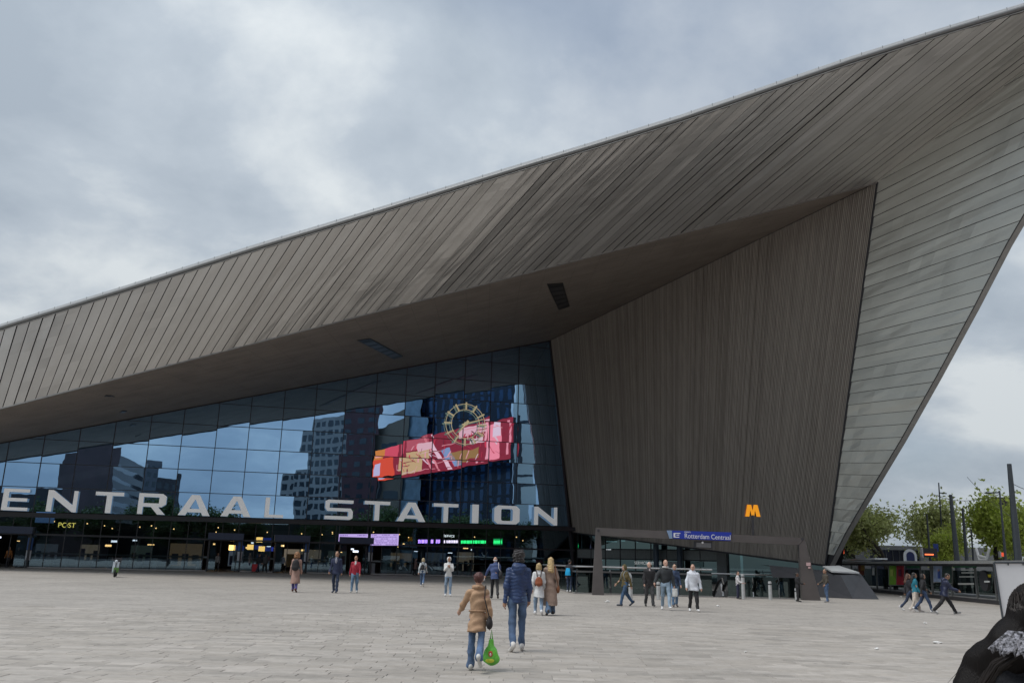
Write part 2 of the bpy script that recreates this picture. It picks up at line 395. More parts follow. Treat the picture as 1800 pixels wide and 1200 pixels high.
M_metal = None
def metal_material(name, col, vary=.05):
    m = bpy.data.materials.new(name); m.use_nodes = True
    t = m.node_tree; b = t.nodes['Principled BSDF']; L = t.links.new
    b.inputs['Metallic'].default_value = .7; b.inputs['Specular IOR Level'].default_value = .4
    uv = N(t, 'ShaderNodeUVMap'); oi = N(t, 'ShaderNodeObjectInfo'); geo = N(t, 'ShaderNodeNewGeometry')
    # weathering: broad patches across panels, plate-by-plate tone, streaks along the panel
    big = N(t, 'ShaderNodeTexNoise', i_Scale=.16, i_Detail=3.0, i_Roughness=.55); L(geo.outputs['Position'], big.inputs['Vector'])
    mp = N(t, 'ShaderNodeMapping'); L(uv.outputs[0], mp.inputs[0]); mp.inputs['Scale'].default_value = (1, 1, 1)
    cm = N(t, 'ShaderNodeCombineXYZ'); sx = N(t, 'ShaderNodeSeparateXYZ'); L(mp.outputs[0], sx.inputs[0])
    su = N(t, 'ShaderNodeMath', operation='MULTIPLY'); L(sx.outputs[0], su.inputs[0]); su.inputs[1].default_value = .45
    mr_ = N(t, 'ShaderNodeMath', operation='MULTIPLY'); L(oi.outputs['Random'], mr_.inputs[0]); mr_.inputs[1].default_value = 300
    L(su.outputs[0], cm.inputs[0]); L(sx.outputs[1], cm.inputs[1]); L(mr_.outputs[0], cm.inputs[2])
    st_ = N(t, 'ShaderNodeTexNoise', i_Scale=1.1, i_Detail=5.0, i_Roughness=.6); L(cm.outputs[0], st_.inputs['Vector'])
    pl = N(t, 'ShaderNodeMath', operation='FLOOR'); sp = N(t, 'ShaderNodeMath', operation='MULTIPLY'); L(sx.outputs[0], sp.inputs[0]); sp.inputs[1].default_value = 1.15; L(sp.outputs[0], pl.inputs[0])
    c2 = N(t, 'ShaderNodeCombineXYZ'); L(pl.outputs[0], c2.inputs[0]); L(mr_.outputs[0], c2.inputs[1])
    wn = N(t, 'ShaderNodeTexWhiteNoise', noise_dimensions='3D'); L(c2.outputs[0], wn.inputs['Vector'])
    def rng(src, a, bb, lo=.3, hi=.7):
        r = N(t, 'ShaderNodeMapRange'); r.inputs['From Min'].default_value = lo; r.inputs['From Max'].default_value = hi
        r.inputs['To Min'].default_value = a; r.inputs['To Max'].default_value = bb; L(src, r.inputs[0]); return r.outputs[0]
    def mulv(a, bb):
        q = N(t, 'ShaderNodeMath', operation='MULTIPLY'); L(a, q.inputs[0]); L(bb, q.inputs[1]); return q.outputs[0]
    msk = rng(big.outputs['Fac'], 0, 1, .46, .60)               # plates stand out only in weathered areas
    wv = rng(wn.outputs['Value'], -.14, .10, 0, 1)
    pw = N(t, 'ShaderNodeMath', operation='MULTIPLY_ADD'); L(wv, pw.inputs[0]); L(msk, pw.inputs[1]); pw.inputs[2].default_value = 1.0
    val = mulv(mulv(rng(big.outputs['Fac'], 1.07, .93), rng(st_.outputs['Fac'], 1 - vary, 1 + vary)), pw.outputs[0])
    pv = rng(oi.outputs['Random'], .95, 1.05, 0, 1); val = mulv(val, pv)
    hs = N(t, 'ShaderNodeHueSaturation'); hs.inputs['Color'].default_value = (*col, 1); L(val, hs.inputs['Value']); L(hs.outputs[0], b.inputs['Base Color'])
    L(rng(st_.outputs['Fac'], .34, .44), b.inputs['Roughness'])
    bn = N(t, 'ShaderNodeTexNoise', i_Scale=1.1, i_Detail=2.0); L(cm.outputs[0], bn.inputs['Vector'])
    bp = N(t, 'ShaderNodeBump'); bp.inputs['Strength'].default_value = .25; bp.inputs['Distance'].default_value = .04
    L(bn.outputs['Fac'], bp.inputs['Height']); L(bp.outputs[0], b.inputs['Normal'])
    return m
M_metal = metal_material('weathered_steel_panel', (.53, .515, .495))
M_leg = metal_material('weathered_steel_leg', (.55, .555, .515))
M_dark = mat('dark_steel', (.035, .035, .04), .45, var=.1)
M_trim = mat('grey_zinc_trim', (.30, .29, .275), .45, .4, var=.12, scale=2)
M_gutter = mat('pale_gutter', (.22, .225, .225), .5, .3, var=.08)
M_rim = mat('pale_rim_guard', (.60, .62, .63), .35, 0, var=.04)
M_soffit_plain = mat('soffit_boards', (.27, .225, .19), .62, var=.10, scale=.6, bump=.15, bscale=3.0, stretch=(1, .25, 1))
M_slat = mat('wood_batten', (.27, .225, .19), .75, var=.30, scale=1.1, stretch=(3.2, 3.2, .06), coords='Object')
M_board = mat('wood_backing', (.06, .05, .044), .8)
M_roof = mat('roof_membrane', (.35, .35, .36), .7)
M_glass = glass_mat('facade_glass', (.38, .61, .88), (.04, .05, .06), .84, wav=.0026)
M_clear = glass_mat('entrance_glass', (.34, .50, .62), (.50, .55, .55), .36, wav=.0026)
M_mull = mat('dark_mullion', (.022, .024, .03), .4, var=.05)

def soffit_material():
    m = bpy.data.materials.new('soffit_planks'); m.use_nodes = True
    t = m.node_tree; b = t.nodes['Principled BSDF']; L = t.links.new
    geo = N(t, 'ShaderNodeNewGeometry')
    ang = math.atan2(bdir[1], bdir[0])
    mp = N(t, 'ShaderNodeMapping', vector_type='TEXTURE'); mp.inputs['Rotation'].default_value = (0, 0, ang + .12); L(geo.outputs['Position'], mp.inputs[0])
    br = N(t, 'ShaderNodeTexBrick', offset=.43, offset_frequency=2); br.inputs['Scale'].default_value = 1.0; br.inputs['Brick Width'].default_value = 4.2; br.inputs['Row Height'].default_value = .28
    br.inputs['Mortar Size'].default_value = .022; br.inputs['Color1'].default_value = (.25, .21, .18, 1); br.inputs['Color2'].default_value = (.30, .25, .21, 1); br.inputs['Mortar'].default_value = (.13, .11, .095, 1)
    L(mp.outputs[0], br.inputs['Vector'])
    no = N(t, 'ShaderNodeTexNoise', i_Scale=.5, i_Detail=5.0); L(mp.outputs[0], no.inputs['Vector'])
    r = N(t, 'ShaderNodeMapRange'); r.inputs['From Min'].default_value = .3; r.inputs['From Max'].default_value = .7; r.inputs['To Min'].default_value = .86; r.inputs['To Max'].default_value = 1.12; L(no.outputs['Fac'], r.inputs[0])
    hs = N(t, 'ShaderNodeHueSaturation'); L(br.outputs['Color'], hs.inputs['Color']); L(r.outputs[0], hs.inputs['Value']); L(hs.outputs[0], b.inputs['Base Color']); b.inputs['Roughness'].default_value = .6
    return m
M_soffit = soffit_material()
station = thing('station_building', 'huge railway station hall with sharply pointed metal canopy over dark glass front', 'building', (0, 88, 0))

def strip(name, A, B, Cc, D, nrm, m, parent, nu=6, thick=.05, wob=.016, gap=.034, tilt=.0):
    """one metal panel between the seams A-B and D-C (A,D at the foot, B,C at the head), buckled a little, lapped over its neighbour"""
    A, B, Cc, D = (np.asarray(p, float) for p in (A, B, Cc, D))
    ph = random.uniform(0, 6.28); nv = 3
    rowv = []; L = np.linalg.norm(B - A); uvs = []
    wd = np.linalg.norm(D - A)
    ga = min(.2, gap / max(wd, .05))
    k1, k2 = random.uniform(.8, 1.6), random.uniform(2.2, 3.6)
    amp = wob * random.uniform(.5, 1.5)
    for i in range(nu + 1):
        u = i / nu; p = A + (B - A) * u; q = D + (Cc - D) * u
        for j in range(nv):
            v = ga + (1 - 2 * ga) * j / (nv - 1)
            b = p + (q - p) * v
            h = amp * (math.sin(ph + k1 * u * 6.28) + .6 * math.sin(ph * 2 + k2 * u * 6.28)) * (1.0 if j == 1 else .35)
            rowv.append(b + nrm * (thick + h + tilt * (j - 1))); uvs.append((u * L, v * wd))
    nb = len(rowv)
    b = MB(); fs = []
    for i in range(nu):
        for j in range(nv - 1):
            a = i * nv + j; fs.append((a, a + 1, a + nv + 1, a + nv))
    # turned-down edges
    base = []
    for i in range(nu + 1):
        for j in (0, nv - 1):
            base.append(rowv[i * nv + j] - nrm * (thick + .12))
    for i in range(nu):
        a0, a1 = i * nv, (i + 1) * nv
        b0, b1 = nb + i * 2, nb + (i + 1) * 2
        fs.append((a0, a1, b1, b0)); fs.append((a1 + nv - 1, a0 + nv - 1, b0 + 1, b1 + 1))
    b.add(rowv + base, fs)
    nf = nu * (nv - 1); b.m = [0] * nf + [1] * (len(fs) - nf)
    o = b.build(name, [m, M_dark], parent)
    ul = o.data.uv_layers.new(name='UVMap')
    alluv = uvs + [uvs[0]] * len(base)
    for lp in o.data.loops: ul.data[lp.index].uv = alluv[lp.vertex_index]
    o.data.polygons.foreach_set('use_smooth', [True] * len(fs)) if False else None
    return o

def build_canopy():
    can = MB()
    # backing sheet behind the panels, 4 cm in
    inn = -fascN * .30
    ss = np.linspace(-BL - 18, 0, 48)
    for a, b in zip(ss[:-1], ss[1:]):
        can.quad(TIP + bdir * a + inn, TIP + bdir * b + inn, head_pt(b) + inn, head_pt(a) + inn)
    c = can.build('canopy', M_dark, station)
    step = .87; s = -BL - 17.2; i = 0
    while s < -.02:
        s2 = min(s + step * random.uniform(.97, 1.03), 0.0)
        A = TIP + bdir * s; D = TIP + bdir * s2
        tl = random.gauss(.0, .020) + .008
        H1, H2 = head_pt(s), head_pt(s2); pn = unit(np.cross(D - A, H1 - A)); pn = pn if np.dot(pn, fascN) > 0 else -pn
        strip('metal_panel', A, H1, H2, D, pn, M_metal, c, tilt=tl, wob=.030 if s > -BL * .75 else .014)
        s = s2
    # lower edge strip
    e = MB(); e.bar(LFT - bdir * 18 + fascN * .06, TIP + fascN * .06, .10, .12, fascN); e.build('edge_strip', M_trim, c)
    # rim: shadow gap, round gutter, pale guard with posts
    up_ = -fascN
    gp = [p + up_ * .20 + e2 * .06 for p in RIM]
    g = MB(); g.tube(gp, .15, 10); g.build('gutter', M_gutter, c, True)
    sg = MB()
    for p, q in zip(RIM[:-1], RIM[1:]): sg.bar(p + e2 * .03 + fascN * .03, q + e2 * .03 + fascN * .03, .10, .05, fascN)
    sg.build('drip_edge', M_trim, c)
    gd = MB(); ps = MB()
    for p, q in zip(RIM[:-1], RIM[1:]):
        a = p + up_ * .40 + e2 * .10; b = q + up_ * .40 + e2 * .10
        gd.bar(a, b, .02, .20)
        n = max(1, int(np.linalg.norm(q - p) / 1.25))
        for k in range(n):
            r = a + (b - a) * (k + .5) / n; ps.bar(r - [0, 0, .12], r + [0, 0, .15], .03, .03)
    gd.build('rim_guard', M_rim, c); tag(ps.build('guard_post', M_gutter, c), kind='stuff')
    # roof behind the rim
    r = MB(); back = [np.array([p[0] + 12, 150.0, p[2] + 6]) for p in RIM]
    for k in range(len(RIM) - 1):
        r.quad(RIM[k] + up_ * .3, RIM[k + 1] + up_ * .3, back[k + 1], back[k])
    r.build('roof', M_roof, station)
    return c
canopy = build_canopy()

# soffit between the canopy edge and the glass head
SL = LFT - bdir * 18
GLL = GL + unit(GL - G1) * 22
def soffit_pt(u, v): return (SL + (TIP - SL) * u) * (1 - v) + (GLL + (G1 - GLL) * u) * v
def build_soffit():
    b = MB(); nu, nv = 24, 6; o = []
    for i in range(nu + 1):
        for j in range(nv + 1): o.append(soffit_pt(i / nu, j / nv))
    fs = [(i * (nv + 1) + j, (i + 1) * (nv + 1) + j, (i + 1) * (nv + 1) + j + 1, i * (nv + 1) + j + 1) for i in range(nu) for j in range(nv)]
    b.add(o, fs); s = b.build('soffit', M_soffit, station, True)
    # interior ceiling carries on behind the glass
    ins = -fn * 34
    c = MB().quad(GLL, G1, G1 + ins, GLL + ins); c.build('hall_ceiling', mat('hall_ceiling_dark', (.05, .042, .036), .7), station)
    return s
soffit = build_soffit()
def on_soffit(x, y):
    best = None
    d = ray(x, y)
    # march along the sight line to the ruled surface
    for u in np.linspace(0, 1, 120):
        for v in np.linspace(0, 1, 60):
            p = soffit_pt(u, v); w = p - CAM; e = np.linalg.norm(np.cross(unit(d), unit(w)))
            if best is None or e < best[0]: best = (e, p)
    return best[1]
M_black = mat('recess_black', (.012, .013, .016), .4, var=0)
M_lampg = mat('lamp_glass', (.02, .022, .028), .3, var=0)
def soffit_light(px):
    c = [on_soffit(*p) for p in px]
    h = MB(); dn = np.array([0, 0, -.05])
    h.prism([p + dn for p in c], (0, 0, .04)); o = h.build('light_recess', M_black, soffit)
    m = sum(c) / 4
    g = MB(); q = [m + (p - m) * .82 for p in c]
    for k in range(5):
        a = q[0] + (q[1] - q[0]) * (k + .12) / 5; b_ = q[0] + (q[1] - q[0]) * (k + .88) / 5
        a2 = q[3] + (q[2] - q[3]) * (k + .12) / 5; b2 = q[3] + (q[2] - q[3]) * (k + .88) / 5
        if len(px) > 4: break
        g.prism([x + dn * 1.4 for x in (a, b_, b2, a2)], (0, 0, .015))
    g.build('lamp_louvre', M_lampg, soffit)
soffit_light([(964, 499), (984, 546), (1001, 540), (988, 496)])
soffit_light([(628, 600), (690, 631), (710, 626), (650, 597)])
soffit_light([(183, 695), (197, 696), (201, 694), (187, 693)])
soffit_light([(210, 723), (219, 724), (223, 722), (214, 721)])

# ------------------------------------------------------------------ glass front
MULL_X = [-330, -255, -183, -112, -45, 17, 80, 143, 205, 268, 326, 387, 444, 502, 558, 611, 664, 716, 767, 819, 865, 913]   # at the head
def head_y(x): return 778 + (598 - 778) * x / 968.0
facade = None
def build_facade():
    global facade
    heads = [fac(x, head_y(x)) for x in MULL_X]
    Ssv = [np.dot(p - FA, fd) for p in heads]
    sR1, sR0 = np.dot(G1 - FA, fd), np.dot(GB - FA, fd)
    def top(s):           # ceiling line over the front
        a = GL; k = (s - np.dot(GL - FA, fd)) / (np.dot(G1 - FA, fd) - np.dot(GL - FA, fd)); return GL[2] + (G1[2] - GL[2]) * k
    def beam(s): return 4.87 + (5.43 - 4.87) * s / 54.8
    def sR(z): return sR1 + (sR0 - sR1) * min(1, max(0, (G1[2] - z) / G1[2]))
    def P(s, z, off=0.0): return np.array([FA[0] + fd[0] * s, FA[1] + fd[1] * s, z]) + fn * off
    fr = MB()
    for s in Ssv: fr.bar(P(s, 0), P(s, top(s)), .07, .14, fn)
    fr.bar(P(sR0 - .05, 0), P(sR1 - .05, G1[2]), .26, .3, fn)
    Ssv = Ssv + [None]
    row_h = 2.18
    # transoms
    for r in range(1, 10):
        z0 = row_h * r
        sa = Ssv[0]
        # left end where the ceiling cuts the transom
        for s in np.linspace(Ssv[0], sR0, 300):
            if top(s) > beam(s) + z0 + .05: sa = s; break
        else: continue
        sb = sR(beam(sR0) + z0)
        if sb - sa > .5: fr.bar(P(sa, beam(sa) + z0), P(sb, beam(sb) + z0), .10, .06)
    fr.bar(P(Ssv[0], top(Ssv[0]) - .06), P(sR1, top(sR1) - .06), .16, .14)
    # letter beam, door-head transom, sill
    fr.bar(P(Ssv[0], beam(Ssv[0]) - .30, .25), P(sR0, beam(sR0) - .30, .25), .62, .42)
    fr.bar(P(Ssv[0], 2.92, .02), P(sR0, 2.92, .02), .14, .16)
    facade = fr.build('glass_front', M_mull, station)
    sl = MB(); 
    # panes
    cols = list(zip(Ssv[:-1], Ssv[1:]))
    for (a, b) in cols:
        for r in range(0, 11):
            zb = lambda s: beam(s) + row_h * r
            last = b is None
            sb = b if not last else None
            pa0, pa1 = zb(a), zb(a) + row_h
            xb = (b if b is not None else sR((pa0 + pa1) / 2))
            pts = []
            # clip the pane against the sloping ceiling and the leaning right edge
            zt0, zt1 = min(zb(a) + row_h, top(a)), min(zb(xb) + row_h, top(xb))
            if last:
                quad = [(a, zb(a)), (sR(zb(xb)), zb(xb)), (sR(zb(xb) + row_h), zb(xb) + row_h), (a, zb(a) + row_h)]
            else:
                quad = [(a, zb(a)), (b, zb(b)), (b, zb(b) + row_h), (a, zb(a) + row_h)]
            # Sutherland clip with z <= top(s)
            out = []
            for i in range(len(quad)):
                p, q = quad[i], quad[(i + 1) % len(quad)]
                ip, iq = p[1] <= top(p[0]) + 1e-6, q[1] <= top(q[0]) + 1e-6
                if ip: out.append(p)
                if ip != iq:
                    f0, f1 = p[1] - top(p[0]), q[1] - top(q[0]); k = f0 / (f0 - f1)
                    out.append((p[0] + (q[0] - p[0]) * k, p[1] + (q[1] - p[1]) * k))
            if len(out) < 3: continue
            if max(p[1] for p in out) - min(p[1] for p in out) < .15: continue
            c = np.mean([P(*p) for p in out], axis=0)
            # each pane hangs a hair out of true
            ax, az = random.gauss(0, .0028), random.gauss(0, .0028)
            vv = []
            for p in out:
                w = P(*p); d = w - c
                vv.append(w + fn * (ax * np.dot(d, fd) + az * d[2]))
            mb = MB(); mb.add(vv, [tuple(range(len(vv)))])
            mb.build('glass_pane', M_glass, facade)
    # lower glazing, in bays of half width, doors left open
    portals = [(-60, 48), (364, 421), (481, 538), (595, 650)]
    pint = [(np.dot(fac(x0, 990) - FA, fd), np.dot(fac(x1, 990) - FA, fd)) for x0, x1 in portals]
    low = []
    Sx = Ssv[:-1] + [sR0 - .2]
    for a, b in zip(Sx[:-1], Sx[1:]):
        low += [(a, (a + b) / 2), ((a + b) / 2, b)]
    for a, b in low:
        for (z0, z1) in ((3.0, None), (.12, 2.84)):
            t0 = z1 if z1 else beam(a) - .52; t1 = z1 if z1 else beam(b) - .52
            if z1 and any(a < q - .4 and b > p + .4 for p, q in pint): continue
            ax = random.gauss(0, .0016)
            mb = MB(); mb.quad(P(a + .03, z0, ax), P(b - .03, z0, -ax), P(b - .03, t1, -ax), P(a + .03, t0, ax)); mb.build('glass_pane', M_clear, facade)
        MB().bar(P(b, 0, .0), P(b, 4.6, .0), .06, .08, fn).build('lower_mullion', M_mull, facade)
    sill = MB(); bands = MB()
    s0 = Ssv[0]
    edges = sorted(pint)
    cur = s0
    for p, q in edges + [(sR0, sR0)]:
        if p > cur + .2:
            sill.bar(P(cur, .05, .14), P(p, .05, .14), .2, .1)
            bands.bar(P(cur + .06, 1.28, -.10), P(p - .06, 1.28, -.10), .02, .16)
        cur = max(cur, q)
    sill.build('stone_sill', mat('sill_stone', (.36, .36, .36), .6), facade)
    bands.build('frosted_band', mat('frosted_strip', (.16, .19, .20), .5), facade)
    # entrance portals
    for (p, q) in pint:
        por = MB(); por.box(P((p + q) / 2, 2.95 + .28, .35), (q - p + .3, .9, .62), (fd, fn, np.array([0, 0, 1.0]))); 
        po = por.build('entrance_portal', mat('portal_blue', (.028, .045, .095), .4, var=.1), facade)
        j = MB()
        for s in (p, q): j.bar(P(s, 0, .2), P(s, 2.9, .2), .14, .4, fn)
        j.bar(P(p, 2.86, .3), P(q, 2.86, .3), .5, .08)
        j.build('door_frame', M_mull, po)
        w = (q - p)
        for a, b in ((p + .1, p + w * .24), (q - w * .24, q - .1)):
            MB().quad(P(a, .1, -.15), P(b, .1, -.15), P(b, 2.75, -.15), P(a, 2.75, -.15)).build('sliding_door', M_clear, po)
    return P, beam, top, sR0, pint, Ssv
FP, beam_z, top_z, S_END, PORTALS, MULL_S = build_facade()

# ------------------------------------------------------------------ hall interior (dark, deep)
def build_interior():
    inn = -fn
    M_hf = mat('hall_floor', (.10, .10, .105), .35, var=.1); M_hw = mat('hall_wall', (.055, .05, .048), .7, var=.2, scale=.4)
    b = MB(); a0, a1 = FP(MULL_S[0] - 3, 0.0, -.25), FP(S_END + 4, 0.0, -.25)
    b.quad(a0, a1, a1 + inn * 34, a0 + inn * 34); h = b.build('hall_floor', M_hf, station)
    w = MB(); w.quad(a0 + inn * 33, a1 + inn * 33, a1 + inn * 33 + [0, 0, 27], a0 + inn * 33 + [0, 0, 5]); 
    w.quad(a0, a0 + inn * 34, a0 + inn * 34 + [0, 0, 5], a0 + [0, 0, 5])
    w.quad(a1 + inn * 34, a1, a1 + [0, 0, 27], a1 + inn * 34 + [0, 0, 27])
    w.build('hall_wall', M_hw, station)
    # gallery slab and shop fronts inside
    g = MB(); g.bar(a0 + inn * 20 + [0, 0, 4.2], a1 + inn * 20 + [0, 0, 4.2], 3.0, .5); g.build('gallery', mat('gallery_slab', (.08, .08, .085), .6), station)
    warm = emission('warm_shop_light', (1.0, .62, .25), 2.6); cool = emission('cool_shop_light', (.75, .85, 1.0), 2.0)
    lamps = MB(); lampc = MB(); box = MB()
    for k in range(24):
        s = random.uniform(-4, 52); z = random.uniform(2.1, 3.2); dep = random.uniform(8, 18)
        p = FP(s, z, -dep)
        (lamps if random.random() < .6 else lampc).box(p, (random.uniform(.12, .7), .1, random.uniform(.06, .22)), (fd, fn, np.array([0, 0, 1.0])))
    for k in range(26):
        s = random.uniform(-2, 52); z = random.uniform(3.9, 4.4); lamps.ell(FP(s, z, -random.uniform(6, 15)), (.07, .07, .07), 6, 4)
    lamps.build('shop_light', warm, station); lampc.build('shop_light', cool, station)
    rs_ = random.Random(4)
    for k in range(11):
        s = -6 + k * 5.4 + rs_.uniform(-1.4, 1.4); w_ = rs_.uniform(1.4, 4.2); dep = rs_.uniform(14, 18); col = ((1.0, .72, .42), (.55, .75, 1.0), (1.0, .85, .65), (.6, .9, .85))[k % 4]
        sb = MB(); sb.box(FP(s, 1.45, -dep), (w_, .12, rs_.uniform(1.5, 2.4)), (fd, fn, np.array([0, 0, 1.0])))
        o = sb.build('shop_window', mat('shop_window_%d' % (k % 4), (.1, .09, .08), .4, var=.5, scale=.8, emit=col, estr=(.07, .05, .10, .035)[k % 4]), station)
        for j in range(3):
            db = MB(); db.box(FP(s + (j - 1) * w_ * .32, rs_.uniform(.7, 1.1), -dep + .2), (w_ * .2, .2, rs_.uniform(.8, 1.6)), (fd, fn, np.array([0, 0, 1.0]))); db.build('shop_display', mat('display_%d' % (j + k % 3), rs_.choice(((.25, .05, .04), (.05, .08, .22), (.3, .28, .2), (.05, .05, .05))), .6), o)
    # ticket gates
    M_gate = mat('gate_steel', (.30, .33, .37), .35, .3); gate = MB()
    for k in range(40):
        s = 2 + k * 1.3
        if any(p - .2 < s < q + .2 for p, q in PORTALS): continue
        gate.box(FP(s, .55, -2.2 - (k % 3) * .4), (.35, 1.0, 1.05), (fd, fn, np.array([0, 0, 1.0])))
    tag(gate.build('ticket_gate', M_gate, station), kind='stuff')
build_interior()

# ------------------------------------------------------------------ wood wall of the hall side
def build_wood_wall():
    A, B, Cc, D = G0, FOOT, TIP, G1          # foot line A-B, head line D-C
    def W(u, v, off=0.0):
        p = A + (B - A) * u; q = D + (Cc - D) * u
        return p + (q - p) * v + nw * off
    nw = unit(np.cross(B - A, D - A))
    if np.dot(nw, CAM - A) < 0: nw = -nw
    b = MB(); nu = 24; o = []
    for i in range(nu + 1):
        for j in range(2): o.append(W(i / nu, j))
    b.add(o, [(2 * i, 2 * i + 2, 2 * i + 3, 2 * i + 1) for i in range(nu)])
    wall = b.build('wood_wall', M_board, station)
    n = 250; sl = MB(); rnd = []
    # spacing even along the wall
    for k in range(n):
        u0 = (k + .10) / n; u1 = (k + .62 + random.uniform(-.06, .06)) / n
        h = .10 + random.uniform(-.015, .02)
        f = [W(u0, 0.0), W(u1, 0.0), W(u1, 1.0), W(u0, 1.0)]
        t = [W(u0, 0.0, h), W(u1, 0.0, h), W(u1, 1.0, h), W(u0, 1.0, h)]
        sl.add(f + t, [(4, 5, 6, 7), (0, 4, 7, 3), (5, 1, 2, 6), (0, 1, 5, 4)])
        rnd += [random.random()] * 4
    o = sl.build('wood_batten', M_batten, wall); tag(o, kind='stuff')
    at = o.data.attributes.new('stone', 'FLOAT', 'FACE'); at.data.foreach_set('value', rnd)
    # edge trims
    e = MB(); e.bar(FOOT + nw * .05, TIP + nw * .05, .14, .14, nw); e.bar(A + nw * .08, B + nw * .08, .12, .3, nw); e.bar(D + nw * .06, Cc + nw * .06, .12, .12, nw)
    e.build('corner_trim', M_dark, wall)
    bk = MB(); q = np.array([1.2, .5, 0]) * 1.2
    bk.quad(A + q, B + q, Cc + q, D + q); bk.build('wall_core', M_dark, wall)
    return W
def batten_material():
    m = bpy.data.materials.new('weathered_batten'); m.use_nodes = True
    t = m.node_tree; b = t.nodes['Principled BSDF']; L = t.links.new
    at = N(t, 'ShaderNodeAttribute', attribute_name='stone')
    cr = N(t, 'ShaderNodeValToRGB'); L(at.outputs['Fac'], cr.inputs[0]); e = cr.color_ramp.elements
    e[0].color = (.31, .275, .24, 1); e[1].color = (.43, .385, .34, 1); k = e.new(.5); k.color = (.37, .33, .29, 1)
    geo = N(t, 'ShaderNodeNewGeometry'); mp = N(t, 'ShaderNodeMapping'); mp.inputs['Scale'].default_value = (2.5, 2.5, .22); L(geo.outputs['Position'], mp.inputs[0])
    no = N(t, 'ShaderNodeTexNoise', i_Scale=1.0, i_Detail=6.0, i_Roughness=.7); L(mp.outputs[0], no.inputs['Vector'])
    r = N(t, 'ShaderNodeMapRange'); r.inputs['From Min'].default_value = .3; r.inputs['From Max'].default_value = .7; r.inputs['To Min'].default_value = .86; r.inputs['To Max'].default_value = 1.14; L(no.outputs['Fac'], r.inputs[0])
    hs = N(t, 'ShaderNodeHueSaturation'); L(cr.outputs[0], hs.inputs['Color']); L(r.outputs[0], hs.inputs['Value']); L(hs.outputs[0], b.inputs['Base Color'])
    b.inputs['Roughness'].default_value = .75
    return m
M_batten = batten_material()
WW = build_wood_wall()

# ------------------------------------------------------------------ the metal leg
def build_leg():
    legN = unit(np.cross(TIP - FOOT, PROW - FOOT))
    if np.dot(legN, CAM - FOOT) < 0: legN = -legN
    def lp(x, y): return hit(x, y, FOOT, legN)
    outer_px = [(1459, 993), (1488, 935), (1525, 872), (1585, 772), (1648, 660), (1713, 540), (1770, 430), (1846, 300), (1940, 130)]
    OUT = [lp(*p) for p in outer_px] + [PROW]
    base = MB(); inn = -legN * .06
    poly = [FOOT] + OUT + [TIP]
    base.add([p + inn for p in poly], [tuple(range(len(poly)))])
    leg = base.build('canopy_leg', M_dark, station)
    # seams fan out in the picture like level lines of the real cladding
    vp = np.array([610.0, 815.0])
    def px(p):
        v = p - CAM; z = v @ fw; return np.array([CX + F * (v @ rt) / z, CY - F * (v @ up) / z])
    def cross_poly(P3, ang):     # where a seam direction meets a chain of 3D points
        dirv = np.array([math.cos(ang), math.sin(ang)])
        pr = [px(p) for p in P3]
        f = [dirv[0] * (q - vp)[1] - dirv[1] * (q - vp)[0] for q in pr]
        for i in range(len(f) - 1):
            if f[i] * f[i + 1] <= 0 and f[i] != f[i + 1]:
                lo, hi = 0.0, 1.0
                for _ in range(40):
                    md = (lo + hi) / 2; q = px(P3[i] + (P3[i + 1] - P3[i]) * md)
                    g = dirv[0] * (q - vp)[1] - dirv[1] * (q - vp)[0]
                    if (g < 0) == (f[i] < 0): lo = md
                    else: hi = md
                return P3[i] + (P3[i + 1] - P3[i]) * lo
        return None
    inner = [FOOT, TIP] + [TIP + (PROW - TIP) * k for k in (.25, .5, .75, 1.0)]
    # seam angles: even steps up the inner edge
    a0 = math.atan2(*(px(FOOT) - vp)[::-1]); a1 = math.atan2(*(px(PROW) - vp)[::-1])
    angs = []
    nin = 33
    for k in range(nin + 1):
        q = px(FOOT + (TIP - FOOT) * k / nin); angs.append(math.atan2(*(q - vp)[::-1]))
    da = (angs[-1] - angs[-2])
    a = angs[-1]
    while a > a1 - .0: a += da; angs.append(a)
    prev = None
    for ang in angs:
        I = cross_poly(inner, ang); O = cross_poly(OUT, ang)
        if I is None or O is None: prev = prev if I is None else (I, O); 
        if I is None or O is None: continue
        if prev is not None and prev[0] is not None and prev[1] is not None:
            strip('metal_panel', prev[0], prev[1], O, I, legN, M_leg, leg, tilt=random.gauss(-.022, .010), wob=.018, gap=.014)
        prev = (I, O)
    # outer edge band, turned away
    bd = MB()
    acr = unit(np.cross(legN, OUT[4] - OUT[2]));
    if np.dot(acr, OUT[3] - (FOOT + TIP) / 2) < 0: acr = -acr
    for p, q in zip(OUT[:-1], OUT[1:]):
        w = .30
        a, b_, c_, d_ = p + legN * .08, q + legN * .08, q + acr * w - legN * .1, p + acr * w - legN * .1
        bd.quad(a, d_, c_, b_); bd.quad(d_, d_ - legN * 1.2 - acr * .6, c_ - legN * 1.2 - acr * .6, c_)
        bd.bar(p + legN * .06, q + legN * .06, .05, .1, legN, 1)
    bd.build('edge_band', [M_trim, M_dark], leg)
    # back of the leg closes the building
    bk = MB(); rear = FOOT + np.array([10, 32, 3.0])
    bk.add([FOOT - legN * 1.0, PROW - legN * 1.0, rear + [4, 0, 20], rear], [(0, 1, 2, 3)]); bk.build('leg_back', M_trim, leg)
build_leg()
